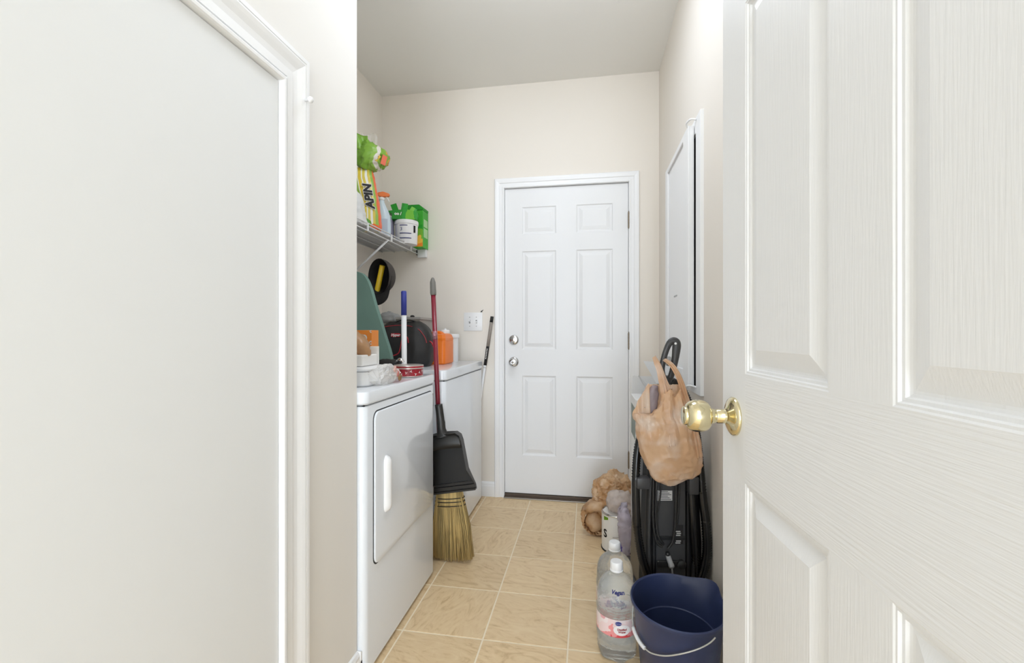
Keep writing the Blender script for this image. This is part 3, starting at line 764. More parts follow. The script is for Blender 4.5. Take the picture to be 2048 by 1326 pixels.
# storage bin, cloth, card behind bag
bn = tag(empty('grey_bin', (-1.14, 2.72, .907)), 'grey plastic storage bin behind the tool bag on the washer', 'bin')
GREYB = mat('warm_grey_plastic', (168, 164, 158), .5)
b = BM()
rs = [[Vector((sx * wx, sy * wy, z)) for sx, sy in ((-1, -1), (1, -1), (1, 1), (-1, 1))] for wx, wy, z in ((.12, .11, 0), (.135, .13, .262), (.135, .13, .265), (.145, .14, .266), (.145, .14, .279), (.130, .125, .280), (.128, .123, .26), (.113, .103, .01))]
rings(b, rs, smooth=False); link('body', b, GREYB, bn)
cl = tag(empty('grey_cloth', (-1.205, 2.62, 1.165)), 'crumpled grey cloth sticking out of the grey bin', 'cloth')
b = pouch(interp([(0, .05, .03, 0), (.012, .062, .04, 0), (.03, .05, .035, -.005), (.042, .025, .02, -.01), (.048, .005, .005, -.01)]), 11, .009); link('fabric', b, mat('grey_fabric', (158, 158, 156), .9), cl, smooth=True)
cr_ = tag(empty('folded_paper', (-1.066, 2.61, 1.140)), 'pale blue grey printed paper sticking up behind the tool bag', 'paper')
b = BM(); box(b, -.035, .035, -.001, .001, 0, .048); b.transform(Matrix.Rotation(.1, 4, 'Y')); link('sheet', b, mat('blue_grey_paper', (186, 192, 200), .7), cr_)
b = BM(); lathe(b, [(.012, 0), (.014, .006), (.008, .012), (.001, .013)], (.005, .006, .047), 14); link('dark_cap', b, BLACKM, cr_)

# orange jug, white tub
oj = tag(empty('orange_jug', (-.882, 2.583, .907)), 'bright orange plastic jug standing on the washer', 'jug')
ORG = mat('translucent_orange_plastic', (240, 122, 28), .35, var=.06, vscale=6)
b = BM(); rounded_body(b, -.072, .068, -.092, .09, 0, .14, .018)
auto(link('body', b, ORG, oj), 35)
b = BM(); rs = []
for sx0, sx1, sy0, sy1, z in ((-.072, .068, -.092, .09, .138), (-.072, .068, -.092, .09, .152), (-.066, .060, -.07, .085, .172), (-.05, .05, -.05, .07, .180)):
    rs.append([Vector((x, y, z)) for x, y in ((sx0 + .015, sy0), (sx1 - .015, sy0), (sx1, sy0 + .015), (sx1, sy1 - .015), (sx1 - .015, sy1), (sx0 + .015, sy1), (sx0, sy1 - .015), (sx0, sy0 + .015))])
rings(b, rs, smooth=False); link('shoulder', b, ORG, oj)
b = BM(); tube(b, spline([(-.045, -.03, .170), (-.02, -.03, .186), (.02, -.03, .186), (.045, -.03, .170)], 5), .009, 8); link('handle', b, ORG, oj)
b = BM(); lathe(b, [(.026, .176), (.027, .180), (.027, .198), (.024, .202), (.008, .203), (.006, .210), (.001, .211)], (.025, .05, 0), 24); auto(link('cap', b, WHITEP, oj), 40)
wj = tag(empty('white_jar', (-.868, 2.775, .907)), 'white plastic jar half hidden behind the orange jug', 'jar')
b = BM(); lathe(b, [(.048, 0), (.05, .004), (.05, .155)], n=28); auto(link('body', b, WHITEP, wj), 40)
b = BM(); lathe(b, [(.056, .152), (.057, .155), (.057, .172), (.054, .176), (.001, .177)], n=28); auto(link('lid', b, WHITEP, wj), 40)

# things on the dryer
DT = .9055
wc = tag(empty('white_food_box', (-.85, 1.50, DT)), 'white lidded plastic container in a clear bag at the near end of the dryer', 'container')
b = BM(); rounded_body(b, -.13, .11, -.085, .09, 0, .052, .03); auto(link('body', b, WHITEP, wc), 35)
b = BM(); rounded_body(b, -.135, .115, -.09, .095, .053, .066, .03); auto(link('lid', b, WHITEP, wc), 35)
fl = tag(empty('clear_bag_wrap', (-.745, 1.535, DT)), 'crinkled clear plastic bag with pink print at the end of the white container', 'bag')
b = BM(); rs = []
for k, (y, hz, hx) in enumerate([(-.09, .030, .012), (-.06, .034, .020), (-.02, .034, .022), (.02, .032, .02), (.06, .026, .018), (.09, .014, .02), (.11, .006, .024)]):
    rs.append([Vector((.018 + hx * math.cos(a), y, .036 * (1 if y < .05 else .6) + hz * math.sin(a))) for a in [2 * PI * j / 16 for j in range(16)]])
rings(b, rs); bmesh.ops.subdivide_edges(b, edges=b.edges[:], cuts=2, use_grid_fill=True); facet(b, (.018, 0, .034), (.024, .11, .036), 40, .72, .97, 4); crumple(b, .0035, 40, 2, 2.0)
for v in b.verts: v.co.z = max(v.co.z, .001)
link('film', b, film('clear_crinkled_film', (250, 248, 246), .45, .25, .15), fl, smooth=False)
for y, z, c in ((.05, .035, (214, 128, 116)), (.075, .016, (150, 110, 70)), (.03, .05, (226, 180, 170))):
    b = BM(); lathe(b, [(.011, 0), (.0105, .0006), (.001, .0008)], (.041, y, z), 9, Matrix.Rotation(PI / 2, 4, 'Y')); crumple(b, .003, 60, y * 40); link('print_spot', b, mat('pink_print', c, .6), fl)
ub = tag(empty('white_card_box', (-.862, 1.505, DT + .067)), 'white card box sitting on the lidded white container', 'box')
b = BM(); box(b, -.10, .090, -.055, .06, 0, .040, .004); link('tray', b, PAPER, ub)
b = BM(); box(b, .02, .094, .062, .066, 0, .068, .001, 1); link('raised_flap', b, PAPER, ub)
bb_ = tag(empty('brown_plastic_bag', (-.842, 1.508, DT + .1085)), 'small crumpled brown plastic bag stuffed on the white card box', 'bag')
BROWNF = film('tan_plastic_film', (206, 164, 122), .12, .35, .3, .16, 18)
b = pouch(interp([(0, .062, .035, -.0), (.012, .070, .042, .0), (.035, .060, .035, -.012), (.06, .045, .025, -.03), (.085, .028, .016, -.046), (.105, .010, .008, -.055)], 4), 14, .005, 30, crease=.8); facet(b, (-.015, 0, .045), (.072, .044, .06), 26, .84, .98, 6); crumple(b, .004, 34, 2, 1.8); link('film', b, BROWNF, bb_, smooth=True)
ob = tag(empty('orange_ring_box', (-.918, 1.73, DT)), 'orange box printed with white rings behind the brown plastic bag', 'box')
b = BM(); box(b, -.055, .055, -.03, .03, 0, .196, .001, 1); link('carton', b, mat('orange_card', (236, 142, 52), .5), ob)
for x, z, r in ((.022, .165, .013), (-.028, .19, .014), (.052, .145, .008), (.053, .192, .007), (-.02, .148, .012)):
    b = BM(); rs = []
    zz = lambda q: q
    n = 20
    ring0 = [(x + r * math.cos(2 * PI * k / n), z + r * math.sin(2 * PI * k / n)) for k in range(n)]
    ring0 = [(min(max(p, -.054), .054), min(q, .1955)) for p, q in ring0]; ring1 = [(x + (p - x) * .55, z + (q - z) * .55) for p, q in ring0]
    rings(b, [[Vector((p, -.0308, q)) for p, q in ring0], [Vector((p, -.0308, q)) for p, q in ring1]], caps=False); link('printed_ring', b, PAPER, ob)
tn = tag(empty('red_tin', (-.757, 1.825, DT)), 'round red tin with white sprigs and silver lid on the dryer', 'tin')
REDT = mat('red_tin_print', (150, 32, 44), .35, var=.35, vscale=60)
b = BM(); lathe(b, [(.058, 0), (.0605, .001), (.0605, .034)], n=40); auto(link('body', b, REDT, tn), 40)
SILV = mat('silver_rim', (205, 196, 190), .3, .6)
b = BM(); lathe(b, [(.0602, .0), (.0618, .001), (.0618, .003), (.0602, .004)], n=40); link('base_rim', b, SILV, tn, smooth=True)
b = BM(); lathe(b, [(.0612, .033), (.0628, .034), (.0628, .037), (.0622, .038), (.0622, .044), (.0632, .045), (.0628, .048), (.057, .049), (.001, .0485)], n=40); auto(link('lid', b, SILV, tn), 40)
b = BM(); lathe(b, [(.0627, .038), (.0629, .0385), (.0629, .044), (.0627, .0445)], n=40); link('lid_band', b, REDT, tn, smooth=True)
for k in range(9):
    a0 = -1.1 + k * .33; zc = .012 + .012 * ((k * 7) % 3) / 2
    b = BM()
    for j in range(3):
        an = j * 2 * PI / 3 + k; 
        q = BM(); box(q, 0, .0058, 0, .0005, -.0009, .0009); q.transform(Matrix.Translation((0, 0, zc)) @ Matrix.Rotation(an, 4, 'Y')); merge(b, q)
    for v in b.verts:
        aa = a0 + v.co.x / .061; d = .0608 + v.co.y; v.co = Vector((d * math.sin(aa), -d * math.cos(aa), v.co.z))
    link('sprig', b, PAPER, tn)
pn = tag(empty('dark_pouch', (-.885, 1.90, DT)), 'flat black pouch with grey metal tip between the red tin and ironing board', 'pouch')
b = pouch(interp([(0, .05, .03, 0), (.008, .056, .036, 0), (.035, .054, .03, 0), (.055, .048, .022, .004), (.063, .03, .012, .006)]), 5, .003); link('body', b, NYL, pn, smooth=True)
b = BM(); tube(b, spline([(.045, -.01, .058), (.058, -.014, .066), (.072, -.016, .062), (.078, -.016, .054)], 5), [.006] * 5 + [.009] * 5 + [.007] * 6, 10); link('metal_tip', b, CHROME, pn)

# ------------------------------------------------------------------ grey pole leaning in the corner
gp = tag(empty('grey_pole', (-.80, 2.912, 0)), 'grey extension pole with black label leaning beside the back door casing', 'pole')
def along(t0, t1, r, m, nm):
    A = Vector((0, 0, .0)); B = Vector((.176, 0, 1.20)); b = BM(); tube(b, [A.lerp(B, t0), A.lerp(B, t1)], r, 12); return link(nm, b, m, gp)
along(0.012, .715, .0085, WHITEP, 'lower_tube'); along(.715, .73, .0095, WHITEP, 'collar'); lb = along(.73, .835, .0105, INK, 'label_sleeve'); along(.835, .968, .0105, mat('taupe_foam', (150, 142, 134), .7), 'grip'); along(.968, 1.0, .0108, BLACKM, 'end_cap')
for k in range(7):
    A = Vector((0, 0, 0)); B = Vector((.176, 0, 1.20)); p = A.lerp(B, .768 + k * .0085)
    b = BM(); box(b, -.003, .003, -.0002, .0002, -.0028, .0028); b.transform(Matrix.Translation(p + Vector((0, -.0107, 0))) @ Matrix.Rotation(.145, 4, 'Y')); link('printed_mark', b, PAPER, gp)

# ------------------------------------------------------------------ broom with dustpan
br = tag(empty('corn_broom', (-.645, 2.075, 0)), 'corn broom with dark red handle and grey grip standing beside the dryer', 'broom')
BX, BYY = -.645, 2.075
hA = Vector((-.690 - BX, -.012, .36)); hB = Vector((-.735 - BX, .0, 1.275))
REDM = mat('dark_red_metal', (128, 24, 44), .3, coat=.3)
b = BM(); tube(b, [hA, hB], .0115, 14); hd = link('handle', b, REDM, br, smooth=True)
dv = (hB - hA).normalized()
b = BM(); tube(b, [hB - dv * .002, hB + dv * .01, hB + dv * .06, hB + dv * .078, hB + dv * .084], [.0135, .0150, .0135, .008, .003], 16); link('grip', b, mat('grey_rubber', (112, 110, 104), .55), br, smooth=True)
b = BM(); tube(b, [hA + dv * .70, hA + dv * .74], .0118, 14); link('sticker', b, mat('pink_grey_sticker', (170, 120, 130), .35, .3, var=.5, vscale=120), br, smooth=True)
STRAW = mat('broom_straw', (186, 160, 104), .75, var=.45, vscale=60, stretch=(1, 1, .05))
b = BM()
for k in range(520):
    u0 = random.uniform(-1, 1); v0 = random.uniform(-1, 1)
    xt = u0 * .058 - .008; yt = v0 * .020; xb = u0 * .098 + .008 + random.gauss(0, .005); yb = v0 * .026
    zb = .004 + abs(random.gauss(0, .006)) + .012 * abs(u0) ** 3; zt = .34
    xm = (xt * .55 + xb * .45) + random.gauss(0, .003) + u0 * .012; ym = (yt + yb) / 2; r = random.uniform(.0012, .0021)
    tube(b, [(xt, yt, zt), (xm, ym, .17), (xb, yb, zb)], [r, r, r * .7], 4)
link('straw', b, STRAW, br, kind='stuff')
b = pouch([(.26, .068, .022, -.003), (.30, .064, .022, -.005), (.34, .058, .021, -.008), (.375, .036, .018, -.014), (.40, .016, .014, -.030)], 0, .001, 24); link('straw_neck', b, STRAW, br, smooth=True)
for z in (.302, .285, .266):
    hw = .058 + (.34 - z) * .12
    b = BM(); tube(b, [Vector((-.006 + hw * 1.14 * math.cos(a), .0285 * math.sin(a), z + .006 * math.cos(a))) for a in [2 * PI * k / 32 for k in range(32)]], .0019, 6, closed=True); link('stitching', b, INK, br)

dp = tag(empty('dustpan', (-.617, 2.018, .345)), 'black snap-on dustpan hung upright on the broom handle', 'dustpan')
DPM = mat('dustpan_black', (38, 36, 33), .38); DPI = mat('dustpan_inner_black', (22, 21, 20), .5)
def tilt(bm):
    bm.transform(Matrix.Rotation(-.17, 4, 'Y')); return bm
outl = [(-.108, 0), (.108, 0), (.108, .022), (.086, .10), (.083, .235), (.078, .262), (.060, .278), (-.060, .278), (-.078, .262), (-.083, .235), (-.086, .10), (-.108, .022)]
b = BM(); prism(b, outl, .022, .026); link('back_plate', tilt(b), DPI, dp)
b = BM()
for (x0, z0), (x1, z1) in zip(outl[2:], outl[3:]):
    q = BM(); d = Vector((x1 - x0, 0, z1 - z0)); nrm = Vector((-d.z, 0, d.x)).normalized() * .003
    de0 = -.018 if z0 > .03 else .012; de1 = -.018 if z1 > .03 else .012
    r0 = [Vector((x0, de0, z0)), Vector((x0, .026, z0)), Vector((x0, .026, z0)) + nrm, Vector((x0, de0, z0)) + nrm]
    r1 = [Vector((x1, de1, z1)), Vector((x1, .026, z1)), Vector((x1, .026, z1)) + nrm, Vector((x1, de1, z1)) + nrm]
    rings(q, [r0, r1], smooth=False); merge(b, q)
link('rim_wall', tilt(b), DPM, dp)
b = BM(); rs = []
for z, y, hw in ((.205, -.020, .083), (.225, -.021, .083), (.25, -.017, .078), (.268, -.006, .070), (.280, .012, .058)):
    rs.append([Vector((hw * t, y - .004 * (1 - t * t), z + .006 * (1 - t * t))) for t in [-1 + k / 8 for k in range(17)]])
rings(b, rs, closed=False, caps=False); bmesh.ops.solidify(b, geom=b.faces[:], thickness=.003); link('hood', tilt(b), DPM, dp, smooth=True)
b = BM(); prism(b, [(-.108, 0), (.108, 0), (.1085, .008), (-.1085, .008)], -.002, .024, .001); prism(b, [(-.108, .009), (.108, .009), (.107, .026), (-.107, .026)], .008, .024, .001); prism(b, [(-.105, .028), (.105, .028), (.102, .040), (-.102, .040)], .014, .024, .001); link('lip', tilt(b), DPM, dp)
b = BM(); q = spline([(-.006, -.002, .262), (-.008, .004, .30), (-.008, .012, .34), (-.008, .018, .415)], 5); tube(b, q, [.040, .034, .028, .024, .022] + [.0195] * 5 + [.018] * 6, 18, flat=.75); link('socket', tilt(b), DPM, dp, smooth=True)

# ------------------------------------------------------------------ right side: bottles
WATER = clearmat('water_and_clear_plastic', 1.33, .32)
LABELM = bandmat('pink_splash_label', [(0, (216, 74, 80)), (.36, (232, 150, 150)), (.47, (238, 214, 214)), (.62, (240, 226, 226)), (.8, (226, 170, 176))], 'Z', 6.0, -.55, .45, .75, 26)
BOT = []
def bottle(x, y, rz, label, word):
    r = tag(empty('water_bottle', (x, y, 0), rz), label, 'bottle', 'gallon water bottles on the floor')
    prof = [(.050, .0), (.060, .004), (.066, .015), (.064, .022), (.067, .030), (.064, .040), (.067, .050), (.0655, .060), (.068, .072), (.068, .085), (.0665, .09), (.0665, .150), (.068, .155), (.069, .165), (.0655, .172), (.069, .180), (.0685, .205), (.065, .225), (.054, .246), (.038, .262), (.024, .273), (.0195, .280), (.0190, .290)]
    b = BM(); lathe(b, prof, n=72)
    for v in b.verts:
        if v.co.z < .075 and v.co.length > .01:
            a = math.atan2(v.co.y, v.co.x); k = 1 - .11 * (1 + math.cos(a * 6)) * .5 * (1 - v.co.z / .075) ; v.co.x *= k; v.co.y *= k
        elif .152 < v.co.z < .25:
            a = math.atan2(v.co.y, v.co.x); f = math.sin((v.co.z - .152) / .098 * PI); k = 1 - .05 * f * (1 + math.cos(a * 6 + 1)) * .5; v.co.x *= k; v.co.y *= k
    link('bottle_body', b, WATER, r, smooth=True)
    b = BM(); lathe(b, [(.0215, .279), (.0225, .281), (.0225, .285), (.0205, .286)], n=28); link('neck_ring', b, WHITEP, r, smooth=True)
    b = BM(); lathe(b, [(.021, .286), (.0215, .288), (.021, .308), (.019, .311), (.001, .3115)], n=28); auto(link('cap', b, WHITEP, r), 40)
    b = BM(); rings(b, [[Vector((.0673 * math.sin(a), -.0673 * math.cos(a), z)) for a in [-1.75 + 3.5 * k / 30 for k in range(31)]] for z in (.092, .149)], closed=False, caps=False); lb = link('wrap_label', b, LABELM, r, smooth=True)
    R = .0676
    b = BM(); n = 28
    for k in range(8):
        pass
    prt = BM(); c = [Vector((.028 * math.cos(2 * PI * k / n), 0, .117 + .0175 * math.sin(2 * PI * k / n))) for k in range(n)]
    c1 = [Vector((p.x * .5, 0, .117 + (p.z - .117) * .5)) for p in c]; c2 = [Vector((p.x * .02, 0, .117 + (p.z - .117) * .02)) for p in c]
    rings(prt, [c, c1, c2], caps=False); link('label_oval', curved(prt, R), mat('label_white', (244, 240, 240), .5), lb)
    b.free()
    for tx, zz in (('Distilled', .1195), ('Water', .1115)):
        b = textbm(tx, .0095, .0002, .0003); b.transform(Matrix.Translation((0, 0, zz))); link('lettering', curved(b, R + .0006), REDINK, lb)
    prt = BM(); c = [Vector((-.012 + .0105 * math.cos(2 * PI * k / n), 0, .1385 + .0065 * math.sin(2 * PI * k / n))) for k in range(n)]; c2 = [Vector((-.012 + (p.x + .012) * .02, 0, .1385 + (p.z - .1385) * .02)) for p in c]
    rings(prt, [c, c2], caps=False); link('label_badge', curved(prt, R + .0005), BLUEINK, lb)
    b = textbm('Great Value', .0042, .0002, .0001); b.transform(Matrix.Translation((-.012, 0, .1385))); link('lettering', curved(b, R + .0011), PAPER, lb)
    b = textbm(word, .017, .0003, .0006, .2)
    b.transform(Matrix.Translation((-.012, 0, 0)))
    for v in b.verts:
        s = .236 + v.co.z * .75; rr = .0600 - v.co.z * .75 + .0012; a = v.co.x / .060
        v.co = Vector((rr * math.sin(a), -rr * math.cos(a), s))
    link('shoulder_print', b, BLUEINK if word == 'Vegan' else INK, r)
    return r
bottle(.098, 1.572, .2, 'front gallon bottle of clear water with pink splash label on the floor', 'Vegan')
bottle(.100, 1.715, .15, 'rear gallon water bottle, mostly hidden behind the one with a visible pink label', 'Jenny')

# ------------------------------------------------------------------ blue bucket
NAVY = mat('navy_plastic', (48, 58, 92), .36, var=.08, vscale=5)
bk = tag(empty('blue_bucket', (.272, 1.445, 0)), 'navy blue plastic bucket with pouring spout and wire handle on the floor', 'bucket')
N = 64
def bring(r, z, spout=0.0, lift=0.0):
    o = []
    for k in range(N):
        a = 2 * PI * k / N; d = (a - math.radians(38) + PI) % (2 * PI) - PI
        g = math.exp(-(d / .30) ** 2)
        rx, ry = r * .98, r * 1.10
        o.append(Vector(((rx + spout * g) * math.cos(a), (ry + spout * g) * math.sin(a), z + lift * g)))
    return o
b = BM()
rings(b, [bring(.100, .0), bring(.104, .004), bring(.112, .06), bring(.119, .13), bring(.1215, .133), bring(.128, .20, .004), bring(.1335, .245, .022, .003), bring(.136, .258, .034, .006), bring(.142, .259, .034, .006), bring(.1425, .267, .034, .006), bring(.139, .270, .034, .007), bring(.1345, .266, .032, .006), bring(.131, .245, .020, .003), bring(.125, .20, .003), bring(.1205, .170), bring(.117, .168), bring(.108, .06), bring(.1, .008)])
auto(link('body', b, NAVY, bk), 38)
hw_ = []
for deg, zz in ((-58, .252), (-66, .240), (-80, .226), (-97, .208), (-115, .186), (-132, .170), (-142, .166), (-152, .166), (-165, .170), (-180, .176), (-200, .200), (-222, .240)):
    rr = .1 + .0335 * zz / .245 + .010; an = math.radians(deg); hw_.append((rr * .98 * math.cos(an), rr * 1.10 * math.sin(an), zz))
hp_ = spline(hw_, 6)
GALV = mat('galvanised_wire', (206, 206, 200), .35, .4)
b = BM(); tube(b, hp_, .0021, 8); hb = link('wire_handle', b, GALV, bk, smooth=True)
b = BM(); tube(b, hp_[38:54], .0058, 12); link('hand_grip', b, WHITEP, hb, smooth=True)

# ------------------------------------------------------------------ carpet cleaner (rear view), local frame turned towards the room
VS = 1.64 / 897.0
def vl(u, v, y=0.0): return Vector(((u - 1340) * VS, y, 1.09 - (v - 666) * VS))
VX = 1.64 * ((1340 - 1024) / 897 * CC - SS); VY = 1.64 * ((1340 - 1024) / 897 * SS + CC)
vc = tag(empty('carpet_cleaner', (VX, VY, 0), YAW), 'black upright carpet cleaner with ribbed hoses and looped cord by the right wall', 'vacuum cleaner')
b = BM(); rounded_body(b, -.118, .122, .02, .26, .0, .15, .04); auto(link('base', b, BLACK, vc), 35)
b = BM()
rs = []
for z, hw, y0, y1, xs in ((.10, .108, .0, .14, .0), (.20, .108, .0, .14, .0), (.35, .102, .006, .14, .0), (.50, .094, .014, .13, .0), (.62, .085, .024, .12, .0), (.72, .06, .03, .11, -.005), (.78, .03, .04, .09, -.01)):
    rs.append([Vector((xs + x, y, z)) for x, y in ((-hw, y0 + .02), (-hw + .012, y0), (-hw + .03, y0 + .004), (hw - .03, y0 + .004), (hw - .012, y0), (hw, y0 + .02), (hw, y1), (-hw, y1))])
rings(b, rs, smooth=False); auto(link('rear_body', b, BLACK, vc), 25)
for s in (1,):
    b = BM(); rings(b, [[Vector((s * q, y, z)) for q, y in ((.085, .03), (w_, .05), (w_, .16), (.085, .16))] for z, w_ in ((.1, .134), (.3, .136), (.48, .126), (.60, .108), (.68, .09))], smooth=False); auto(link('side_panel', b, BLACKM, vc), 30)
# recessed grey centre panel with side ribs
b = BM(); prism(b, [(-.052, .16), (.055, .16), (.055, .60), (.044, .66), (-.044, .66), (-.052, .60)], -.004, .012, .002); link('centre_panel', b, DARKG, vc)
b = BM(); box(b, -.052, .055, -.008, -.002, .335, .350, .002); box(b, -.050, .05, -.010, -.002, .235, .262, .004); link('panel_step', b, BLACK, vc)
for s, x in ((-1, -.078), (1, .080)):
    b = BM(); tube(b, spline([(x, -.006, .17), (x * 1.08, -.01, .3), (x * 1.03, -.004, .45), (x * .9, .006, .60)], 6), .013, 10, flat=.6); link('side_rib', b, BLACKM, vc, smooth=True)
for xx in (-.062, .062):
    b = BM(); prism(b, [(xx - .004, .13), (xx + .004, .13), (xx + .003, .62), (xx - .003, .62)], -.010, .01, .001); link('edge_rib', b, BLACKM, vc)
b = BM(); tube(b, [(-.008, .05, .74), (-.008, .03, .84), (-.006, .0, .93)], [.026, .018, .013], 14); link('stem', b, BLACK, vc, smooth=True)
hl = [vl(1334, 772), vl(1326, 752), vl(1324, 735), vl(1330, 708), vl(1338, 688), vl(1346, 682), vl(1353, 687), vl(1352, 705), vl(1348, 730), vl(1341, 755)]
hs = spline(hl + [hl[0]], 5)[:-1]
b = BM(); rad = []
for i in range(len(hs)):
    t = i / len(hs); rad.append(.0072 + .0035 * math.exp(-((t - .62) / .16) ** 2))
tube(b, hs, rad, 12, closed=True, flat=1.5); ho = link('handle_loop', b, DARKG, vc, smooth=True)
b = BM(); lathe(b, [(.0042, 0), (.0042, .003), (.001, .0034)], vl(1348, 687, -.0145), 14, RB); link('screw', b, WHITEP, ho)
b = BM(); p = vl(1337, 722); box(b, p.x - .008, p.x + .008, -.01, .01, p.z - .018, p.z + .016, .004); auto(link('trigger', b, GREYP, ho), 35)
HOSE = mat('ribbed_black_hose', (17, 17, 17), .24)
def hose(path, r, name='hose'):
    P = spline(path, 40); b = BM(); L = 0; rad = []; pts = []
    out = [P[0]]
    acc = 0
    for a, c in zip(P, P[1:]):
        acc += (c - a).length
        if acc >= .0027: out.append(c); acc = 0
    for i, p in enumerate(out): rad.append(r * (1.0 if i % 2 else .82))
    tube(b, out, rad, 12); return link(name, b, HOSE, vc, smooth=True)
hose([vl(1312, 786, .03), vl(1296, 830, .02), vl(1277, 890, .0), vl(1270, 940, -.012), vl(1269, 1000, -.018), vl(1272, 1060, -.02), vl(1281, 1110, -.02), vl(1294, 1150, -.012), vl(1306, 1185, .01)], .0155)
hose([vl(1362, 770, .03), vl(1378, 800, .02), vl(1392, 860, .005), vl(1398, 930, -.005), vl(1402, 990, -.012), vl(1408, 1050, -.018), vl(1409, 1100, -.02), vl(1400, 1145, -.016), vl(1385, 1180, .0)], .0165)
hose([vl(1380, 940, -.004), vl(1381, 1000, -.012), vl(1384, 1060, -.016), vl(1388, 1120, -.012), vl(1393, 1170, .0)], .0135)
hose([vl(1312, 786, .03), vl(1322, 777, .028), vl(1340, 774, .03), vl(1353, 766, .03), vl(1362, 770, .03)], .0155)
p = vl(1283, 960); b = BM(); box(b, p.x - .027, p.x + .020, -.042, -.002, p.z - .020, p.z + .020, .004); auto(link('hose_clip', b, DARKG, vc), 35)
p = vl(1381, 965); b = BM(); box(b, p.x - .017, p.x + .018, -.034, .0, p.z - .034, p.z + .030, .004); auto(link('hose_cuff', b, DARKG, vc), 35)
def cord(path, r=.0038, nm='cord'):
    b = BM(); tube(b, spline(path, 8), r, 8); return link(nm, b, BLACKM, vc, smooth=True)
cord([vl(1305, 930, -.012), vl(1303, 980, -.02), vl(1303, 1040, -.02), vl(1309, 1078, -.022), vl(1321, 1088, -.022)], .0042)
cord([vl(1312, 930, -.012), vl(1309, 980, -.018), vl(1309, 1040, -.018), vl(1314, 1070, -.02), vl(1324, 1084, -.02)], .0042)
cord([vl(1320, 940, -.012), vl(1318, 985, -.016), vl(1312, 1030, -.016), vl(1314, 1064, -.018)], .003)
cord([vl(1349, 930, -.012), vl(1348, 990, -.02), vl(1346, 1045, -.02), vl(1342, 1076, -.02), vl(1332, 1092, -.02)], .0046)
cord([vl(1356, 930, -.012), vl(1354, 990, -.018), vl(1350, 1045, -.018)], .004)
p0, p1 = vl(1331, 1104, -.024), vl(1339, 1127, -.024)
b = BM(); tube(b, [p0, p0.lerp(p1, .12), p0.lerp(p1, .8), p0.lerp(p1, .82), p1], [.0075, .0095, .0095, .011, .0105], 16); pl = link('plug', b, GREYP, vc, smooth=True)
b = BM(); tube(b, [vl(1330, 1098, -.026), vl(1331.5, 1105, -.025)], .0065, 12); link('plug_nose', b, BLACK, pl, smooth=True)
b = BM(); tube(b, [p1, vl(1342, 1150, -.02)], .003, 8); link('plug_cord', b, GREYP, pl, smooth=True)
LABW = mat('silver_label', (196, 196, 194), .4)
p = vl(1327, 990); b = BM(); box(b, p.x - .032, p.x + .030, -.0062, -.0050, p.z - .018, p.z + .018); l1 = link('rating_label', b, LABW, vc)
b = BM()
for k in range(6): box(b, p.x - .018 + (.004 * (k % 2)), p.x + .026 - .006 * (k % 3), -.0068, -.0061, p.z - .014 + k * .0055, p.z - .0122 + k * .0055)
box(b, p.x - .024, p.x - .021, -.0068, -.0061, p.z - .017, p.z + .017)
link('label_print', b, INK, l1)
p = vl(1356, 1068); b = BM(); box(b, p.x - .016, p.x + .016, -.0072, -.0050, p.z - .034, p.z + .034); l2 = link('warning_label', b, INK, vc)
b = BM()
for k in range(7): box(b, p.x - .012 + .002 * (k % 3), p.x + .006 + .002 * (k % 2), -.0078, -.0070, p.z - .031 + k * .007, p.z - .0275 + k * .007)
link('label_print', b, LABW, l2)
p = vl(1323, 1126); b = BM(); lathe(b, [(.004, 0), (.004, .003), (.001, .004)], Vector((p.x, -.006, p.z)), 12, RB); link('screw', b, CHROME, vc)
p = vl(1361, 1126); b = BM(); lathe(b, [(.016, 0), (.016, .012), (.008, .016), (.001, .016)], Vector((p.x, -.004, p.z)), 18, RB); auto(link('drain_knob', b, BLACKM, vc), 40)

# ------------------------------------------------------------------ hanging plastic bag
BS = 1.545 / 897.0
def bl(u, v, y=0.0): return Vector(((u - 1340) * BS, y, 1.09 - (v - 666) * BS))
BX2 = 1.545 * ((1340 - 1024) / 897 * CC - SS); BY2 = 1.545 * ((1340 - 1024) / 897 * SS + CC)
hbz = 0.62
hg = tag(empty('hanging_plastic_bag', (BX2, BY2, 0), YAW), 'full tan plastic shopping bag hanging from the handle of the carpet cleaner', 'bag')
TAN = film('tan_shopping_bag', (232, 196, 158), .04, .42, .26, .10, 15, (252, 238, 222))
rows_ = [(972, 1335, 1341, .004), (966, 1322, 1358, .016), (955, 1308, 1386, .028), (943, 1300, 1404, .036), (925, 1292, 1408, .044), (900, 1281, 1404, .050), (870, 1275, 1397, .050), (845, 1271, 1390, .046), (828, 1267, 1384, .040), (810, 1274, 1379, .034), (790, 1284, 1373, .026), (770, 1300, 1366, .018)]
b = BM(); rs = []; n = 96
prow = spline([Vector((r[0], r[1], r[2])) for r in rows_], 8); pd = spline([Vector((r[3], 0, 0)) for r in rows_], 8)
for p, d in zip(prow, pd):
    cx = (p.y + p.z) / 2; hw = (p.z - p.y) / 2; r = []
    for k in range(n):
        a = 2 * PI * k / n; ca, sa = math.cos(a), math.sin(a)
        uu = cx + hw * math.copysign(abs(ca) ** .85, ca); vv = p.x
        if sa < .05 and uu < 1322: vv = max(vv, 828 - max(0, uu - 1300) * 1.2)      # the mouth hangs open on the left
        elif sa < 0: vv = max(vv, 788 - abs(uu - 1345) * .35 + 6 * math.sin(uu * .3))
        q = bl(uu, vv); q.y = d.x * math.copysign(abs(sa) ** .9, sa)
        fo = max(0, (955 - p.x) / 190)
        q.y += .0055 * fo * math.sin(a * 11 + p.x * .012) + .003 * fo * math.sin(a * 23 + 1)
        r.append(q)
    rs.append(r)
rings(b, rs, caps=False); b.normal_update()
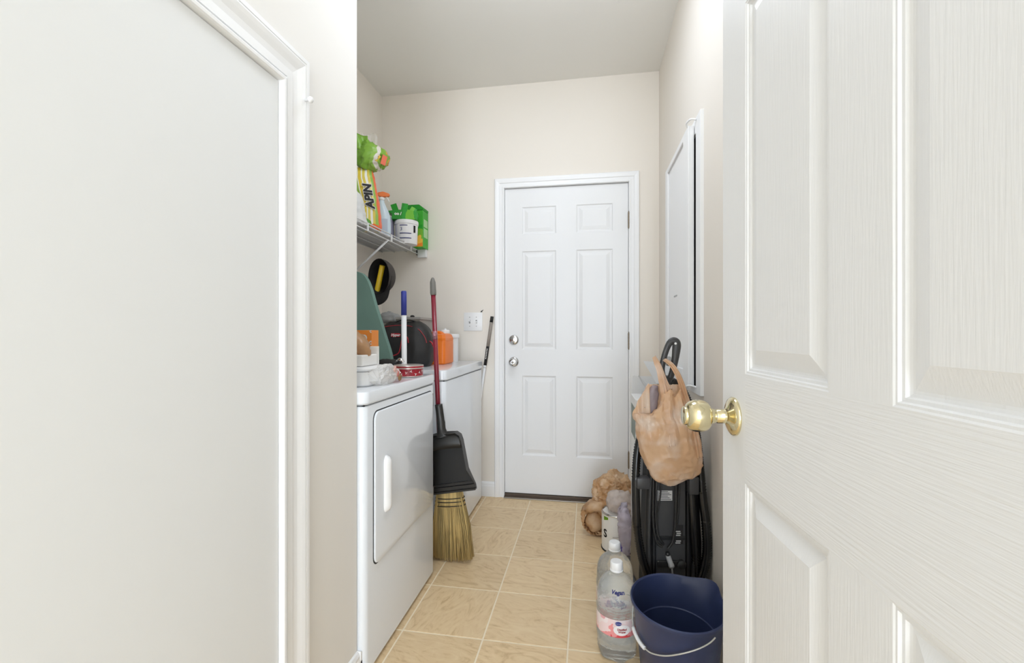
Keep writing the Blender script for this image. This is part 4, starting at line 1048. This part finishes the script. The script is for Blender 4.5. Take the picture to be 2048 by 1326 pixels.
for v in b.verts:
    z = v.co.z; ang = math.atan2(v.co.y, v.co.x); t = min(1, max(0, (z - .60) / .20))
    p = Vector((v.co.x * 55 / (1.0 - .35 * t), v.co.y * 30, z * 9))
    q = Vector((v.co.x * 30 + z * 14, v.co.y * 30, z * 34 - v.co.x * 12))
    d = .0065 * t * noise.noise(p) + .006 * (1 - t * .7) * (.22 - noise.noise(q, noise_basis='VORONOI_F2F1')) + .004 * noise.noise(q * .5)
    v.co += v.normal * d
pc = bl(1338, 895); rg = random.Random(12); pl = [(Vector((rg.gauss(0, 1), -abs(rg.gauss(0, .9)), rg.gauss(-.25, .7))).normalized(), rg.uniform(.78, .97)) for _ in range(34)]
for v in b.verts:
    r = v.co - pc; e_ = Vector((r.x / .118, r.y / .055, r.z / .135)); k = 1.0
    fade = min(1, max(0, (.09 - r.z) / .10))
    for q, d in pl:
        s_1 = q.dot(e_)
        if s_1 > d: k = min(k, max(.86, d / s_1))
    k = 1 + (k - 1) * fade
    v.co = Vector((v.co.x * .5 + (pc.x + r.x * k) * .5, pc.y + r.y * k, v.co.z * .6 + (pc.z + r.z * k) * .4))
auto(link('bag_body', b, TAN, hg), 28)
def strap(path, wd, nm='strap'):
    P = spline(path, 8); b = BM(); rs = []
    for i, p in enumerate(P):
        t = i / (len(P) - 1); wv = wd[0] + (wd[1] - wd[0]) * t
        rs.append([p + Vector((wv * s, -.006 * (1 - s * s) + .0035 * math.sin(s * 8 + 1), .004 * s)) for s in [-1 + k / 8 for k in range(17)]])
    rings(b, rs, closed=False, caps=False); bmesh.ops.solidify(b, geom=b.faces[:], thickness=.0010); return link(nm, b, TAN, hg, smooth=True)
strap([bl(1326, 716, .10), bl(1320, 726, .04), bl(1321, 745, .004), bl(1326, 790, -.018), bl(1330, 840, -.036), bl(1334, 885, -.046)], (.006, .017))
strap([bl(1331, 722, .10), bl(1325, 734, .03), bl(1331, 765, .0), bl(1340, 790, -.016)], (.004, .010))
strap([bl(1345, 720, .10), bl(1352, 732, .04), bl(1359, 757, .0), bl(1369, 797, -.014), bl(1381, 850, -.028), bl(1390, 910, -.034)], (.006, .014))
# the full contents inside the film
for (u, v, r, c) in ((1362, 905, .030, (240, 226, 208)), (1318, 900, .030, (150, 120, 112)), (1335, 930, .024, (236, 220, 200)), (1380, 900, .022, (238, 228, 214)), (1345, 862, .026, (228, 200, 176)), (1306, 862, .022, (232, 206, 180))):
    b = BM(); bmesh.ops.create_icosphere(b, subdivisions=3, radius=r); crumple(b, r * .35, 40, u * .1); b.transform(Matrix.Translation(bl(u, v, .004))); link('stuffed_item', b, mat('bag_content', c, .7), hg, smooth=True)
q = pouch(interp([(-.055, .022, .006, -.010), (.0, .026, .010, 0), (.045, .016, .006, .016), (.07, .006, .003, .024)]), 2, .004); p = bl(1298, 815); q.transform(Matrix.Translation((p.x, .012, p.z))); b = q; link('grey_wrapper', b, mat('grey_violet_wrapper', (138, 126, 130), .4), hg, smooth=True)

# ------------------------------------------------------------------ carton, can, bags on the floor
ct = tag(empty('white_carton', (.318, 2.11, 0)), 'tall white carton with open top flaps behind the carpet cleaner', 'box')
CARD = mat('white_carton_card', (232, 231, 229), .55)
b = BM(); box(b, -.112, .112, -.105, .105, 0, .80, .002, 1); link('carton', b, CARD, ct)
for nm, pts in (('flap', [(-.022, -.086, .869), (-.062, .055, .960), (.098, .082, .946), (.100, -.066, .791)]), ('flap', [(-.042, -.137, .799), (-.095, -.044, .898), (-.084, .027, .896), (-.015, -.067, .811)]), ('flap', [(-.112, .100, .795), (.112, .105, .795), (.10, .15, .88), (-.10, .15, .88)])):
    b = BM(); f = b.faces.new([b.verts.new(p) for p in pts]); bmesh.ops.solidify(b, geom=b.faces[:], thickness=.004); link(nm, b, CARD, ct)
b = BM(); box(b, -.1125, -.1115, -.09, .09, .62, .76); link('green_print', b, mat('grey_green_print', (112, 124, 112), .5), ct)

can = tag(empty('paint_can', (.152, 2.332, 0)), 'white labelled paint can with wire bail on the floor behind the water bottles', 'can')
b = BM(); lathe(b, [(.080, 0), (.0825, .002), (.0825, .006), (.0805, .008), (.0805, .178), (.0825, .180), (.0825, .186)], n=40); auto(link('body', b, mat('white_can_label', (236, 235, 232), .4), can), 40)
b = BM(); lathe(b, [(.083, .183), (.0835, .187), (.081, .191), (.077, .191), (.074, .186), (.02, .185), (.001, .185)], n=40); auto(link('rim', b, CHROME, can), 40)
b = BM(); lathe(b, [(.0829, .0), (.0836, .002), (.0836, .006), (.0829, .008)], n=40); link('base_rim', b, BLACKM, can, smooth=True)
aE = math.radians(-42)
e = Vector((.081 * math.cos(aE), .081 * math.sin(aE), .138)); eq = Vector((math.cos(aE), math.sin(aE), 0)).to_track_quat('Z', 'Y').to_matrix().to_4x4()
b = BM(); lathe(b, [(.016, 0), (.015, .003), (.006, .005), (.001, .005)], e, 20, eq); link('bail_ear', b, BLACKM, can, smooth=True)
b = BM(); tube(b, spline([Vector((.086 * math.cos(aE + t), .086 * math.sin(aE + t), .136 - .05 * math.sin(min(1, -t / 1.2) * PI / 2))) for t in [0, -.3, -.6, -.9, -1.2]], 5), .0016, 6); link('bail_wire', b, STEEL, can)
b = textbm('S', .055, .0004, .0015); 
for v in b.verts: v.co.x += -.075
link('lettering', curved(b, .0806), INK, can).location = (0, 0, .09)
b = BM()
for k in range(5): box(b, -.085 + .006 * k, -.079 + .006 * k, 0, .0004, .155 + .002 * k, .175)
link('green_print', curved(b, .0806), mat('lime_print', (150, 200, 60), .5), can)
cw = tag(empty('clear_plastic_wad', (.150, 2.325, .186)), 'wad of clear whitish plastic lying on the paint can lid', 'bag')
b = pouch(interp([(.004, .06, .05, .005), (.015, .064, .054, .0), (.05, .060, .05, .01), (.085, .045, .034, .02), (.10, .015, .012, .025)]), 21, .007, 30, crease=.8); facet(b, (.008, 0, .05), (.065, .055, .055), 30, .8, .98, 8); crumple(b, .005, 30, 2, 1.6)
link('film', b, film('whitish_film', (226, 214, 206), .2, .35, .25, .2, 20), cw, smooth=True)
b = BM(); lathe(b, [(.011, 0), (.01, .001), (.001, .0015)], (.036, -.043, .055), 10, RB); link('red_print', b, mat('rose_print', (206, 98, 92), .6), cw)
bg = tag(empty('brown_grocery_bag', (.125, 2.52, 0)), 'crumpled brown grocery bag on the floor between the paint can and back door', 'bag')
BROWN2 = film('brown_bag_film', (206, 162, 116), .04, .25, .35, .18, 18, (234, 202, 164))
b = pouch(interp([(.002, .095, .075, .0), (.03, .105, .09, .0), (.12, .102, .09, .0), (.20, .098, .085, .0), (.26, .090, .07, .008), (.30, .072, .05, .025), (.33, .035, .022, .035)]), 17, .008, 40, crease=.8)
facet(b, (.0, 0, .15), (.105, .09, .18), 34, .82, .98, 5); crumple(b, .006, 26, 4, 2.2)
for v in b.verts: v.co.x += .016
for v in b.verts: v.co.z = max(v.co.z, .001)
auto(link('film', b, BROWN2, bg), 16)
lp = BM(); pth = spline([(-.04, -.06, .165), (-.085, -.06, .16), (-.125, -.06, .145), (-.150, -.06, .105), (-.145, -.06, .055), (-.115, -.06, .022), (-.075, -.06, .014), (-.04, -.06, .03)], 6)
rs = []
for i, p in enumerate(pth):
    rs.append([p + Vector((.012 * math.cos(a) * (1 + .3 * math.sin(i)), .040 * math.sin(a), .014 * math.cos(a))) for a in [2 * PI * k / 14 for k in range(14)]])
rings(lp, rs); crumple(lp, .007, 26, 3, 1.6)
for v in lp.verts: v.co.z = max(v.co.z, .001)
link('handle_loop', lp, BROWN2, bg, smooth=True)
b = BM(); lathe(b, [(.03, 0), (.04, .012), (.035, .024), (.001, .028)], (-.09, -.05, .075), 16, RB); crumple(b, .012, 40, 4); link('inner_fold', b, BROWN2, bg, smooth=True)
lv = tag(empty('lavender_plastic_bag', (.172, 2.17, 0)), 'thin upright lavender tinted plastic bag leaning against the white carton', 'bag')
b = pouch(interp([(.001, .016, .03, .0), (.06, .018, .034, .0), (.16, .020, .03, -.004), (.22, .022, .026, -.006), (.275, .010, .012, -.012), (.31, .004, .004, -.012)]), 9, .006, 24, crease=.8); facet(b, (0, 0, .15), (.022, .034, .16), 26, .8, .98, 3); crumple(b, .004, 30, 2, 1.6); 
for v in b.verts: v.co.z = max(v.co.z, .001)
link('film', b, film('lavender_film', (206, 198, 210), .15, .35, .25, .2, 20), lv, smooth=True)
pb = tag(empty('purple_bottle', (.150, 2.150, 0)), 'small purple capped bottle on the floor in front of the paint can', 'bottle')
b = BM(); lathe(b, [(.018, 0), (.02, .003), (.02, .055), (.012, .066)], n=20); auto(link('body', b, mat('violet_plastic', (104, 92, 156), .4), pb), 40)
b = BM(); lathe(b, [(.016, .062), (.017, .066), (.017, .096), (.013, .104), (.001, .105)], n=20); auto(link('cap', b, mat('purple_plastic', (92, 78, 150), .35), pb), 40)
